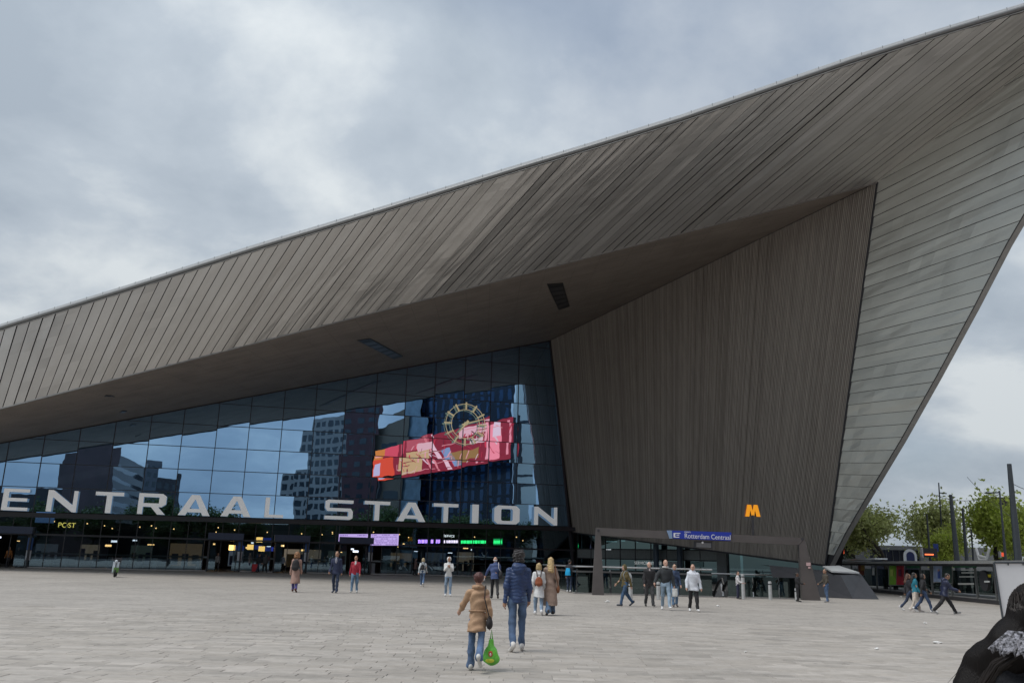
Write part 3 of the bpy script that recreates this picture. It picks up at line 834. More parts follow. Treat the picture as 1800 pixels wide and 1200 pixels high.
# ------------------------------------------------------------------ the city across the square (what the glass mirrors)
def mir(p): return p - 2 * np.dot(p - FA, fn) * fn
def city_block(name, label, corners, deep, wallm, winm=None, cat='building', bay=3.2, floor=3.3, wfrac=(.62, .55), extra=None, z0=0.0):
    """corners: (pixel x, pixel y of the roof, distance of the mirror image) for the two ends of the street face"""
    V = [atY(*c) for c in corners]; h = max(V[0][2], V[1][2])
    R0, R1 = mir(V[0]), mir(V[1]); R0[2] = R1[2] = 0
    X = unit(R1 - R0); w = np.linalg.norm(R1 - R0)
    mid = (R0 + R1) / 2; back = mid - mir(CAM); back[2] = 0; back = unit(back)      # flanks run straight away from the square
    t = thing(name, label, cat, mid)
    hs = (V[0][2], V[1][2])
    b = MB(); z = np.array([0, 0, 1.0])
    f0, f1 = R0 + z * z0, R1 + z * z0; b0, b1 = f0 + back * deep, f1 + back * deep
    tops = [R0 + z * hs[0], R1 + z * hs[1], R1 + back * deep + z * hs[1], R0 + back * deep + z * hs[0]]
    b.add([f0, f1, b1, b0] + tops, [(0, 1, 5, 4), (1, 2, 6, 5), (2, 3, 7, 6), (3, 0, 4, 7), (4, 5, 6, 7), (3, 2, 1, 0)])
    b.build('wall', wallm, t)
    if winm:
        wb = MB(); fl = int(h / floor)
        for (o, dx, ww, hh) in ((R0, X, w, hs), (R1, back, deep, (hs[1], hs[1])), (R0, back, deep, (hs[0], hs[0]))):
            nrm = -back if dx is X else (X if o is R1 else -X)
            nb = max(1, int(ww / bay))
            for i in range(nb):
                for k in range(fl):
                    zc = (k + .55) * floor
                    lim = hh[0] + (hh[1] - hh[0]) * (i + .5) / nb
                    if zc + floor * .4 > lim or zc < z0 + 1: continue
                    c = o + dx * ww * (i + .5) / nb + z * zc + nrm * .04
                    hw, hz = dx * ww / nb * wfrac[0] / 2, z * floor * wfrac[1] / 2
                    wb.quad(c - hw - hz, c + hw - hz, c + hw + hz, c - hw + hz)
        tag(wb.build('window', winm, t), kind='stuff')
    return t, R0, R1, X, back, z, w, hs
M_win = mat('city_window', (.03, .04, .05), .08, .0, var=.3, scale=.3)
M_winb = mat('city_window_blue', (.02, .05, .11), .1, 0, var=.35, scale=.25)
city_block('theatre_block', 'dark rust red windowless block behind the square', [(112, 793, 238), (214, 784, 226)], 30, mat('rust_cladding', (.035, .018, .022), .6, var=.5, scale=.15))
city_block('office_building', 'pale grey low office building with window bands behind the square', [(212, 797, 240), (262, 822, 285)], 24, mat('pale_concrete', (.27, .27, .27), .7), M_win, bay=40, wfrac=(.97, .35))
city_block('office_building', 'stepped grey office building beside the pale low one', [(258, 812, 290), (288, 815, 300)], 24, mat('grey_concrete', (.12, .13, .15), .7), M_win)
city_block('office_building', 'low dark brick building at the far end of the square', [(284, 836, 300), (322, 838, 310)], 24, mat('dark_brick', (.06, .055, .06), .8), M_win)
city_block('low_building', 'low dark building at the far left of the square', [(-60, 856, 250), (112, 862, 255)], 20, mat('dark_brick', (.06, .055, .06), .8), M_win)
for (a, b_, ya, yb, n_) in [(-70, 250, 915, 918, 'left'), (250, 520, 919, 921, 'middle'), (520, 930, 916, 922, 'right')]:
    city_block('shop_terrace', 'low dark terrace of shops behind the trees across the square, %s part' % n_, [(a, ya, 246), (b_, yb, 240)], 10, mat('terrace_dark', (.028, .032, .030), .7, var=.4, scale=.3), M_win, bay=5, floor=3.5)
M_apt = mat('apartment_grey', (.20, .21, .215), .7, var=.15, scale=.2)
city_block('apartment_tower', 'tall grey apartment tower with staggered balconies', [(540, 737, 262), (605, 728, 252)], 26, M_apt, M_win, bay=2.5, floor=2.8, wfrac=(.68, .58))
city_block('apartment_tower', 'lower wing of the grey apartment tower', [(513, 824, 272), (541, 822, 268)], 22, M_apt, M_win, bay=2.5, floor=2.8, wfrac=(.68, .58))
city_block('apartment_tower', 'dark maroon residential tower beside the grey one', [(605, 716, 246), (666, 706, 238)], 24, mat('maroon_cladding', (.045, .014, .02), .6, var=.3, scale=.2), M_win, bay=4.2, floor=3.1, wfrac=(.5, .45))
city_block('hotel_building', 'cream stone corner building with a large window', [(662, 738, 240), (716, 716, 236)], 24, mat('cream_stone', (.14, .12, .095), .8), M_win, bay=7, floor=7, wfrac=(.5, .5))
city_block('office_tower', 'pale blue glass stair tower of the office slab', [(716, 690, 237), (750, 684, 233)], 10, mat('pale_blue_glass', (.17, .24, .30), .3, .2, var=.25, scale=.5), None)
slab, S0, S1, SX, SB, SZ, SW, SH = city_block('office_tower', 'dark blue glass office slab carrying a large red screen', [(750, 640, 236), (906, 600, 214)], 22, mat('navy_glass', (.010, .016, .03), .25, .2, var=.2, scale=.3), M_winb, bay=3.0, floor=3.4, wfrac=(.38, .8))
city_block('office_tower', 'white panelled end tower of the blue office slab', [(908, 640, 214), (940, 632, 211)], 10, mat('white_panel', (.50, .54, .53), .5, var=.1), M_win, bay=30, floor=14, wfrac=(.99, .05))
city_block('office_tower', 'dark tower at the edge of the square', [(948, 640, 214), (1040, 620, 205)], 14, mat('navy_glass', (.010, .016, .03), .25, .2, var=.2, scale=.3), M_winb, bay=4, floor=3.6)
# the big screen stands in front of the slab on its own frame
def led_screen():
    px = [(659, 843, 232), (903, 804, 200), (907, 728, 200), (657, 787, 232)]
    V = [mir(atY(*p)) for p in px]
    V[3][:2] = V[0][:2]; V[2][:2] = V[1][:2]
    t = thing('led_screen', 'huge red and orange video screen on the office building', 'screen', (V[0] + V[1]) / 2)
    X = unit((V[1] - V[0]) * [1, 1, 0]); w = np.linalg.norm((V[1] - V[0])[:2]); nr = np.array([X[1], -X[0], 0])
    if np.dot(nr, FA - V[0]) < 0: nr = -nr
    b = MB(); b.prism([p - nr * .05 for p in V], -nr * 1.2); b.build('cabinet', M_dark, t)
    for p in (V[0], V[1]): MB().bar([p[0], p[1], 0] - nr * .7, [p[0], p[1], p[2]] - nr * .7, .8, .8, (1, 0, 0)).build('support_post', M_dark, t)
    def blk(u0, v0, u1, v1, col, s=1.0, sk=0.0, lift=.0):
        def q(u, v): return V[0] + (V[1] - V[0]) * u + ((V[3] - V[0]) * (1 - u) + (V[2] - V[1]) * u) * v + nr * (.02 + lift)
        MB().quad(q(u0, v0), q(u1, v0), q(u1 + sk, v1), q(u0 + sk, v1)).build('screen_image', emission('screen_%d_%d_%d' % tuple(int(c * 99) for c in col), (col[0] * 1.75, col[1] * .9, col[2] * .68), LED * s), t)
    blk(0, 0, 1, 1, (.42, .02, .05), .7)
    L1 = .03
    blk(0, 0, .17, .55, (.85, .10, .03), 1, 0, L1); blk(0, .55, .08, 1, (.85, .35, .05), .9, 0, L1); blk(.08, .6, .19, 1, (.8, .10, .16), 1, 0, L1)
    blk(.01, .05, .07, .4, (.6, .7, 1.0), 1, 0, L1 * 2); blk(.01, .62, .07, .78, (1, .5, .4), 1, 0, L1 * 2)
    blk(.21, .1, .39, .62, (.75, .62, .30), .9, 0, L1); blk(.21, .66, .38, .98, (.55, .12, .16), 1, 0, L1)
    blk(.54, .03, .57, .97, (1, .8, .9), 1, -.13, L1); blk(.30, .60, .46, .80, (1, .72, .78), .9, -.02, L1 * 2.5); blk(.70, .45, .80, .62, (1, .85, .9), .9, .0, L1 * 2.5); blk(.47, .03, .485, .97, (.9, .35, .4), 1, -.13, L1); blk(.58, .1, .64, .5, (.25, .45, .75), 1, -.05, L1)
    blk(.60, .12, .76, .35, (.45, .30, .08), .8, 0, L1); blk(.62, .74, .82, .95, (1, .7, .8), .9, 0, L1); blk(.80, .05, .815, .97, (1, .5, .6), 1, .02, L1)
    blk(.84, .05, .93, .9, (1, .35, .45), 1.1, -.01, L1); blk(.87, .55, .92, .95, (.9, .85, 1), 1, 0, L1 * 2); blk(.97, .1, .985, .95, (.95, .4, .5), 1, 0, L1)
    rg = random.Random(9)
    for k in range(46):
        u = rg.uniform(.2, .97); v = rg.uniform(.04, .75); w = rg.choice((.004, .006, .01)); hh = rg.uniform(.1, .24); sk = rg.choice((-.05, -.03, 0, 0, .02))
        blk(u, v, u + w, v + hh, rg.choice(((.95, .5, .55), (.75, .05, .10), (.18, .01, .03), (.9, .75, .85), (.55, .04, .08), (.28, .02, .05))), 1, sk, L1 * 3 + .002 * k)
    for k in range(14):
        v = rg.uniform(.05, .9); u = rg.uniform(.2, .8); blk(u, v, u + rg.uniform(.05, .16), v + .02, rg.choice(((.85, .4, .45), (.25, .01, .04), (.8, .65, .6))), 1, 0, L1 * 3 + .1 + .002 * k)
LED = 1.0
led_screen()

# ------------------------------------------------------------------ trees
M_bark = mat('tree_bark', (.06, .05, .042), .9, var=.25, scale=8)
def leaf_mat(name, col, back):
    m = bpy.data.materials.new(name); m.use_nodes = True
    t = m.node_tree; b = t.nodes['Principled BSDF']; L = t.links.new
    geo = N(t, 'ShaderNodeNewGeometry'); no = N(t, 'ShaderNodeTexNoise', i_Scale=.9, i_Detail=3.0); L(geo.outputs['Position'], no.inputs['Vector'])
    cr = N(t, 'ShaderNodeValToRGB'); L(no.outputs['Fac'], cr.inputs[0]); e = cr.color_ramp.elements
    e[0].position = .35; e[0].color = (*[c * .65 for c in col], 1); e[1].position = .65; e[1].color = (*[c * 1.35 for c in col], 1)
    ra = N(t, 'ShaderNodeMapRange'); ra.inputs['To Min'].default_value = .6; ra.inputs['To Max'].default_value = 1.4; L(geo.outputs['Random Per Island'], ra.inputs[0])
    hs = N(t, 'ShaderNodeHueSaturation'); L(cr.outputs[0], hs.inputs['Color']); L(ra.outputs[0], hs.inputs['Value']); L(hs.outputs[0], b.inputs['Base Color'])
    b.inputs['Roughness'].default_value = .6
    tr = N(t, 'ShaderNodeBsdfTranslucent'); L(hs.outputs[0], tr.inputs[0])
    ad = N(t, 'ShaderNodeMixShader'); ad.inputs[0].default_value = back; L(b.outputs[0], ad.inputs[1]); L(tr.outputs[0], ad.inputs[2])
    L(ad.outputs[0], t.nodes['Material Output'].inputs[0])
    return m
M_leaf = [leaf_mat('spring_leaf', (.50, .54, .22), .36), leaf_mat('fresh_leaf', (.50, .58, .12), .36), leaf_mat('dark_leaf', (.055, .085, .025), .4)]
def tree_meshes(seed, height, spread, leaves, lsize, trunk_h=.3, thin=0.0):
    rg = random.Random(seed); wood = MB(); tips = []
    def grow(p, d, L, r, lev):
        pts = [p]; q = np.array(p, float); dd = unit(d); n = 4
        for i in range(n):
            dd = unit(dd + np.array([rg.gauss(0, .12), rg.gauss(0, .12), rg.gauss(.04, .07)])); q = q + dd * L / n; pts.append(q.copy())
        wood.tube(pts, [r * (1 - .5 * i / n) for i in range(n + 1)], 6 if lev < 2 else 4, cap=False)
        if lev >= 2: tips.extend(pts[1:])
        if lev < 4:
            for k in range(rg.choice((3, 4)) if lev < 3 else 3):
                a = rg.uniform(0, 6.28); sp = rg.uniform(.45, .95) * spread
                nd = unit(dd + np.array([math.cos(a) * sp, math.sin(a) * sp, rg.uniform(-.1, .35)]))
                st_ = pts[rg.choice((2, 3, 4))] if lev else pts[rg.choice((3, 4))]
                grow(st_, nd, L * rg.uniform(.55, .8), r * .5, lev + 1)
    grow(np.zeros(3), np.array([0, 0, 1.0]), height * trunk_h, height * .018, 0)
    leafb = MB(); V = []; Fc = []
    tp = np.array(tips); idx = np.array([rg.randrange(len(tp)) for _ in range(leaves)])
    rs = np.random.default_rng(seed)
    c = tp[idx] + rs.normal(0, height * .038, (leaves, 3))
    a = rs.normal(size=(leaves, 3)); a /= np.linalg.norm(a, axis=1)[:, None]
    b = np.cross(a, rs.normal(size=(leaves, 3))); b /= np.linalg.norm(b, axis=1)[:, None]
    sz = lsize * rs.uniform(.6, 1.4, (leaves, 1))
    v = np.stack([c - a * sz, c + b * sz * .55, c + a * sz, c - b * sz * .55], 1).reshape(-1, 3)
    v[:, 2] = np.maximum(v[:, 2], .4)
    me = bpy.data.meshes.new('crown')
    me.vertices.add(len(v)); me.vertices.foreach_set('co', v.ravel())
    me.loops.add(leaves * 4); me.loops.foreach_set('vertex_index', np.arange(leaves * 4, dtype=np.int32))
    me.polygons.add(leaves); me.polygons.foreach_set('loop_start', np.arange(leaves, dtype=np.int32) * 4); me.polygons.foreach_set('loop_total', np.full(leaves, 4, dtype=np.int32))
    me.update(); me.validate()
    wm = bpy.data.meshes.new('trunk'); wm.from_pydata(wood.v, [], wood.f); wm.materials.append(M_bark); wm.update()
    top = max(v[:, 2].max(), 1)
    return wm, me, top
TREES = [tree_meshes(11, 10, 1.4, 7500, .10, .24), tree_meshes(23, 10, 1.05, 8000, .10, .20), tree_meshes(37, 10, 1.25, 7500, .105, .20)]
def tree(kind, leaf, pos, h, rz, label, group=None, wide=1.0):
    wm, cm, top = TREES[kind]
    t = thing('tree', label, 'tree', pos, group); s = h / top
    t.scale = (s * wide, s * wide, s); t.rotation_euler = (0, 0, rz)
    key = 'crown%d_%d' % (kind, leaf)
    if key not in MATS:
        c2 = cm.copy(); c2.materials.clear(); c2.materials.append(M_leaf[leaf]); MATS[key] = c2
    link('trunk', wm, t); link('crown', MATS[key], t)
    return t
def tree_px(kind, leaf, x, ytop, Y, rz, label, group=None, wide=1.0):
    p = atY(x, ytop, Y); tree(kind, leaf, (p[0], p[1], 0), p[2], rz, label, group, wide)
tree_px(0, 0, 1552, 868, 78, .3, 'round airy spring tree just right of the metal leg foot', wide=1.15)
tree_px(2, 0, 1622, 858, 92, 2.1, 'pale spring tree behind the tram shelter, second from the metal leg', wide=1.0)
tree_px(1, 1, 1668, 905, 72, 4.0, 'bright green young tree between two tram poles', wide=.9)
tree_px(1, 1, 1728, 842, 74, 1.2, 'tall yellow green tree left of the thick tram pole', wide=.95)
tree_px(2, 1, 1812, 858, 70, 5.0, 'yellow green tree at the right edge of the picture', wide=.9)
tree_px(0, 2, 1508, 905, 110, 5.5, 'dark tree partly hidden behind the metal leg', wide=1.2)
WHERE = ['left of the first visible letter', 'under the letters E and N', 'under the T of CENTRAAL', 'under the R', 'between R and the first A', 'under the second A', 'under the L', 'left of the S', 'under the first T of STATION', 'right of the first T of STATION', 'under the A of STATION', 'under the second T of STATION', 'under the I', 'under the far left doorway', 'low between the R and the A']
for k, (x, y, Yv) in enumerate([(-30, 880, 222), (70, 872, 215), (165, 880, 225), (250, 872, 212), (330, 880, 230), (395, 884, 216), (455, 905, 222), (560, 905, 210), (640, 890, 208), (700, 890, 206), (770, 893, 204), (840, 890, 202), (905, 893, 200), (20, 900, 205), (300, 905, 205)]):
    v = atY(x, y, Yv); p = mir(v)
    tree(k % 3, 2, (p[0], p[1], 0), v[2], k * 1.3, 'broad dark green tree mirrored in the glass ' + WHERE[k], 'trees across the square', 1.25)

# ------------------------------------------------------------------ station name in white letters
M_letter = mat('white_letter', (.88, .88, .86), .5, var=.04, emit=(.92, .96, 1.0), estr=.17)   # slight glow added so the letters stay white in the canopy's shade
def letter_shapes(ch, w, H):
    tv = min(.22 * H / w, .28); q = .145
    R = lambda x0, z0, x1, z1: [(x0, z0), (x1, z0), (x1, z1), (x0, z1)]
    if ch == 'E': return [R(0, 0, tv, 1), R(tv, 0, 1, q), R(tv, .43, .94, .58), R(tv, 1 - q, 1, 1)]
    if ch == 'N': return [R(0, 0, tv, 1), [(tv, 1), (tv, .68), (1 - tv * .8, 0), (1 - tv * .8, .32)], R(1 - tv * .8, 0, 1, 1)]
    if ch == 'T': return [R(0, .83, 1, 1), R(.5 - tv * .55, 0, .5 + tv * .55, .83)]
    if ch == 'L': return [R(0, 0, tv, 1), R(tv, 0, 1, q)]
    if ch == 'I': return [R(0, 0, 1, 1)]
    if ch == 'A':
        x = lambda z: .23 + .27 * z / .80
        return [[(0, 0), (.23, 0), (.5, .80), (.5, 1), (.37, 1)], [(.77, 0), (1, 0), (.63, 1), (.5, 1), (.5, .80)], [(x(.15), .15), (1 - x(.15), .15), (1 - x(.32), .32), (x(.32), .32)]]
    if ch == 'R': return [R(0, 0, tv, 1), R(tv, .83, .86, 1), R(tv, .36, .86, .53), [(.74, .53), (.86, .53), (.86, .83), (.74, .83)], [(.86, .38), (1, .50), (1, .88), (.86, 1)], [(.46, .36), (.72, .36), (1, 0), (.72, 0)]]
    if ch == 'S': return [[(0, .84), (1, .84), (1, 1), (.10, 1), (0, .93)], [(0, .58), (tv, .58), (tv, .84), (0, .84)], [(0, .58), (.08, .42), (1, .42), (.92, .58)], [(1 - tv, .17), (1, .17), (1, .42), (1 - tv, .42)], [(0, 0), (.90, 0), (1, .08), (1, .17), (0, .17)]]
    if ch in 'OC':
        o = [(.14, 0), (.86, 0), (1, .16), (1, .84), (.86, 1), (.14, 1), (0, .84), (0, .16)]
        i = [(.30, .17), (.70, .17), (.74, .24), (.74, .76), (.70, .83), (.30, .83), (.26, .76), (.26, .24)]
        return [[o[k], o[(k + 1) % 8], i[(k + 1) % 8], i[k]] for k in range(8) if not (ch == 'C' and k == 2)]
def build_name():
    word = [('C', -66, -18), ('E', 1, 47), ('N', 80, 133), ('T', 164, 214), ('R', 241, 290), ('A', 313, 369), ('A', 388, 441), ('L', 465, 498), ('S', 571, 620), ('T', 640, 685), ('A', 698, 748), ('T', 762, 805), ('I', 830, 841), ('O', 869, 913), ('N', 939, 979)]
    t = thing('station_name_sign', 'white capital letters CENTRAAL STATION standing on the beam of the glass front', 'sign', FP(27, 5.2, .3))
    H = 1.9
    for ch, x0, x1 in word:
        s0, s1 = (np.dot(fac(x, 900, .35) - FA, fd) for x in (x0, x1)); w = s1 - s0
        zb = beam_z(s0) + .06
        b = MB()
        for poly in letter_shapes(ch, w, H):
            b.prism([FP(s0 + a * w, zb + c * H, .30) for a, c in poly], fn * .16)
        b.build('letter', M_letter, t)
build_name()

# ------------------------------------------------------------------ clock on the glass
def build_clock():
    c = fac(818, 745, .35); t = thing('station_clock', 'large open ring clock with golden hour bars on the glass front', 'clock', c)
    gold = mat('clock_gold', (.90, .80, .52), .4, 0, var=.06, emit=(1.0, .86, .52), estr=.20); z = np.array([0, 0, 1.0])  # gold given a faint added glow to brighten the clock under the canopy
    def pol(r, a): return c + (fd * math.sin(a) + z * math.cos(a)) * r
    R0, R1 = 2.22, 1.55
    for R, name in ((R0 - .06, 'outer_ring'), (R1, 'inner_ring')):
        b = MB(); n = 60
        for k in range(n):
            a0, a1 = 2 * math.pi * k / n, 2 * math.pi * (k + 1) / n
            b.prism([pol(R - .024, a0), pol(R - .024, a1), pol(R + .024, a1), pol(R + .024, a0)], fn * .1)
        b.build(name, gold, t)
    hb = None
    for k in range(12):
        b = MB(); b.bar(pol(1.50, k * math.pi / 6) + fn * .12, pol(2.34, k * math.pi / 6) + fn * .12, .09, .16, np.cross(fn, pol(1, k * math.pi / 6) - c) * 1.0); b.build('hour_bar', gold, t)
    def hand(a, L, w, name, off):
        d = pol(1, a) - c; b = MB(); sd_ = np.cross(fn, d)
        b.prism([c - d * .45 + sd_ * w + fn * off, c - d * .45 - sd_ * w + fn * off, c + d * L - sd_ * w * .55 + fn * off, c + d * L + sd_ * w * .55 + fn * off], fn * .04); b.build(name, gold, t)
    hand(math.radians(218), 1.25, .12, 'hour_hand', .2); hand(math.radians(72), 1.95, .085, 'minute_hand', .26)
    b = MB(); b.tube([c + fn * .15, c + fn * .34], .2, 12); b.build('hub', gold, t)
build_clock()

# ------------------------------------------------------------------ screens and lit signs just inside the glass
def sign_panel(name, label, cat, x0, y0, x1, y1, dep, bg, rows, rowcol, strength=1.0, frame=True, text=None, tcol=None):
    p = [fac(x, y, -dep) for x, y in ((x0, y1), (x1, y1), (x1, y0), (x0, y0))]
    p[3][:2] = p[0][:2]; p[2][:2] = p[1][:2]
    t = thing(name, label, cat, (p[0] + p[1]) / 2)
    MB().prism([q - fn * .03 for q in p], -fn * .2).build('casing', M_dark, t)
    for q in (p[3], p[2]):
        MB().bar(q + (p[0] - q) * .0 - fn * .1 + fd * 0, np.array([q[0], q[1], q[2] + 3.5]) - fn * .1, .05, .05, (1, 0, 0)).build('hanger', M_dark, t)
    MB().quad(*p).build('display', bg, t)
    lift = fn * .02
    b = MB(); rg = random.Random(int(x0))
    for k in range(rows):
        z0 = (k + .22) / rows; z1 = (k + .70) / rows; u = .04
        while u < .93:
            w = rg.uniform(.03, .12); w = min(w, .95 - u)
            if rg.random() < .86:
                q = lambda a, c: p[0] + (p[1] - p[0]) * a + ((p[3] - p[0]) * (1 - a) + (p[2] - p[1]) * a) * c + lift
                b.quad(q(u, z0), q(u + w, z0), q(u + w, z1), q(u, z1))
            u += w + .018
    if b.v: tag(b.build('display_row', rowcol, t), kind='stuff')
    return t
M_lilac = emission('screen_lilac', (.55, .42, .86), .75); M_lilac2 = emission('screen_lilac_text', (.30, .20, .55), .7)
sign_panel('departure_screen', 'lilac departure screen above the third entrance, left one of two', 'screen', 595, 938, 646, 951, -.45, M_lilac, 3, M_lilac2)
sign_panel('departure_screen', 'taller lilac departure screen beside the third entrance, right one of two', 'screen', 651, 938, 700, 958, -.45, M_lilac, 6, M_lilac2)
M_nav = mat('sign_black', (.015, .015, .02), .4, var=0)
sign_panel('lit_sign', 'violet dot matrix sign behind the glass', 'sign', 733, 944, 775, 957, .6, M_nav, 1, emission('sign_violet', (.45, .25, 1.0), 4))
sign_panel('lit_sign', 'white lilac dot matrix sign between violet and green ones', 'sign', 779, 946, 806, 956, .6, M_nav, 1, emission('sign_white', (.9, .75, 1.0), 3))
sign_panel('lit_sign', 'long green dot matrix sign behind the glass', 'sign', 808, 946, 858, 957, .6, M_nav, 1, emission('sign_green', (.03, .9, .22), 3))
sign_panel('lit_sign', 'small green exit sign right of the long green one', 'sign', 867, 946, 883, 957, .6, mat('exit_green', (.02, .35, .12), .4, var=0, emit=(.02, .5, .15), estr=1), 1, emission('sign_green', (.03, .9, .22), 3))
def hall_text(body, x, y, dep, size, col, s, label):
    p = fac(x, y, -dep); t = thing('lit_lettering', label, 'sign', p)
    text_mesh(body, size, emission('lettering_' + body.lower().replace(' ', '_'), col, s), t, p, fd, (0, 0, 1))
    q = MB(); q.bar(p + np.array([0, 0, -.1]) - fn * .06, p + np.array([0, 0, -.1]) - fn * .06 + fd * len(body) * size * .6, .04, .04); q.build('carrier_rail', M_dark, t)
hall_text('POST', 101, 926, 6.0, .66, (1.0, .85, .2), 1.3, 'yellow lit word POST inside the hall on the left')
hall_text('SERVICE', 780, 943, 1.5, .32, (.9, .95, 1.0), 2.4, 'white lit shop lettering above the dot matrix signs')
# blue and white notices on the glass beside the doors
M_nb = mat('notice_blue', (.03, .10, .30), .5, var=.05); M_nw = mat('notice_white', (.55, .58, .62), .5, var=.05)
for k, (x, y) in enumerate([(53, 955), (423, 958), (540, 960), (652, 960)]):
    p = fac(x, y, .10); t = thing('door_notice', 'blue and white door notice on the glass, %s from the left' % ('first', 'second', 'third', 'fourth')[k], 'notice', p, 'notices beside the entrances')
    b = MB(); b.box(p + [0, 0, 0], (.42, .03, 1.05), (fd, fn, np.array([0, 0, 1.0]))); b.build('blue_panel', M_nb, t)
    b = MB(); b.box(p + [0, 0, -1.0], (.42, .03, .85), (fd, fn, np.array([0, 0, 1.0]))); b.build('white_panel', M_nw, t)
p = fac(80, 905, -3.0); t = thing('hanging_banner', 'pale blue information banner hanging inside the left glass', 'banner', p)
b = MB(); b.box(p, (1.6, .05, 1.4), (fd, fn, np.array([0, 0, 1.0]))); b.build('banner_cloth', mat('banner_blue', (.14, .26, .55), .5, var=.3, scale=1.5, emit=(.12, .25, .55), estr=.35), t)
b = MB(); b.bar(p + [0, 0, .75] - fd * .9, p + [0, 0, .75] + fd * .9, .06, .06); b.build('banner_rod', M_dark, t)
# yellow signs inside
for k, (x, y) in enumerate([(456, 948), (408, 962), (440, 961), (460, 964)]):
    p = fac(x, y, -5); t = thing('way_sign', 'small yellow lit way sign inside the hall, %s' % ('above the suitcases', 'by the second entrance', 'between second and third entrance', 'lowest beside the red suitcase')[k], 'sign', p, 'yellow signs inside the hall')
    MB().box(p, (.62, .12, .5), (fd, fn, np.array([0, 0, 1.0]))).build('sign_face', emission('way_sign_yellow', (1.0, .62, .18), 2.2), t)
    MB().box(p - fn * .1 + fd * .75, (.8, .12, .42), (fd, fn, np.array([0, 0, 1.0]))).build('sign_side', mat('way_blue', (.02, .04, .22), .4, emit=(.02, .04, .3), estr=.6), t)

# ------------------------------------------------------------------ glazed low front under the wood wall
def build_side_front():
    p0 = GB + np.array([.3, .4, 0]); p1 = ground_at(1262, 1016); p1 = atY(1262, 1000, 84.0); p1[2] = 0
    d = unit((p1 - p0) * [1, 1, 0]); n = np.array([d[1], -d[0], 0]);
    if n[1] > 0: n = -n
    L = np.linalg.norm(p1 - p0); z = np.array([0, 0, 1.0])
    t = thing('service_pavilion', 'low teal glass service front under the wooden wall', 'pavilion', (p0 + p1) / 2)
    f = MB(); nb = 9
    for k in range(nb + 1): f.bar(p0 + d * L * k / nb, p0 + d * L * k / nb + z * 5.2, .08, .12, n)
    for zz in (.1, 2.1, 3.1, 5.0): f.bar(p0 + z * zz, p1 + z * zz, .1, .08)
    f.build('frame', M_mull, t)
    for q in (.62, .78): MB().tube([p0 + d * L * q + n * .8, p0 + d * L * q + n * .8 + z * 6], .28, 12).build('column', mat('blue_grey_column', (.06, .09, .13), .4), t)
    gt = glass_mat('teal_glass', (.25, .38, .42), (.08, .16, .17), .34)
    for k in range(nb):
        a, b_ = p0 + d * L * (k + .03) / nb, p0 + d * L * (k + .97) / nb
        for (z0, z1) in ((.15, 2.05), (3.15, 4.95)): MB().quad(a + z * z0, b_ + z * z0, b_ + z * z1, a + z * z1).build('glass_pane', gt, t)
        MB().box((a + b_) / 2 + z * 2.6, (np.linalg.norm(b_ - a), .06, .86), (d, n, z)).build('fascia_panel', mat('grey_fascia', (.17, .19, .19), .5, var=.15) if k < 7 else mat('pale_fascia', (.33, .37, .38), .5), t)
    bk = MB(); bk.quad(p0 - n * 5, p1 - n * 5, p1 - n * 5 + z * 6, p0 - n * 5 + z * 6); bk.quad(p0, p1, p1 - n * 5, p0 - n * 5); bk.build('back_wall', mat('teal_wall', (.05, .09, .09), .7, var=.4, scale=.6), t)
    lp = MB()
    for k in range(10): lp.box(p0 + d * L * random.uniform(.02, .95) - n * random.uniform(1, 4) + z * random.uniform(1.6, 4.4), (random.uniform(.3, 1.4), .06, .06), (d, n, z))
    lp.build('lamp', emission('shop_tube', (.85, .95, 1.0), 1.2), t)
    text_mesh('SERVICE CENTRE', .42, mat('shop_white', (.5, .52, .52), .5, var=0, emit=(.8, .85, .85), estr=.25), t, p0 + d * L * .44 + z * 1.62 + n * .1, d, (0, 0, 1))
    # posters in the last bays
    MB().box(p0 + d * L * .70 + z * 1.6 + n * .06, (L * .09, .04, .7), (d, n, z)).build('window_poster', mat('pale_fascia', (.33, .37, .38), .5), t)
    MB().box(p0 + d * L * .87 + z * 1.75 + n * .06, (L * .08, .04, .5), (d, n, z)).build('window_poster', mat('teal_poster', (.22, .40, .40), .5), t)
    MB().box(p1 + d * .5 + z * 2.2, (1.0, .4, 4.4), (d, n, z)).build('end_pier', mat('grey_pier', (.24, .26, .27), .6), t)
    # dark glazing beyond, with parked bicycles behind it in the photo reading as clutter
    q = p1 + d * 1.2; e = MB(); e.quad(q, q + d * 9, q + d * 9 + z * 3.4, q + z * 3.4); e.build('glass_pane', gt, t)
    e = MB(); e.quad(q - n * 3, q + d * 9 - n * 3, q + d * 9 - n * 3 + z * 3.4, q - n * 3 + z * 3.4); e.build('back_wall', mat('dark_back', (.03, .04, .05), .7), t)
build_side_front()
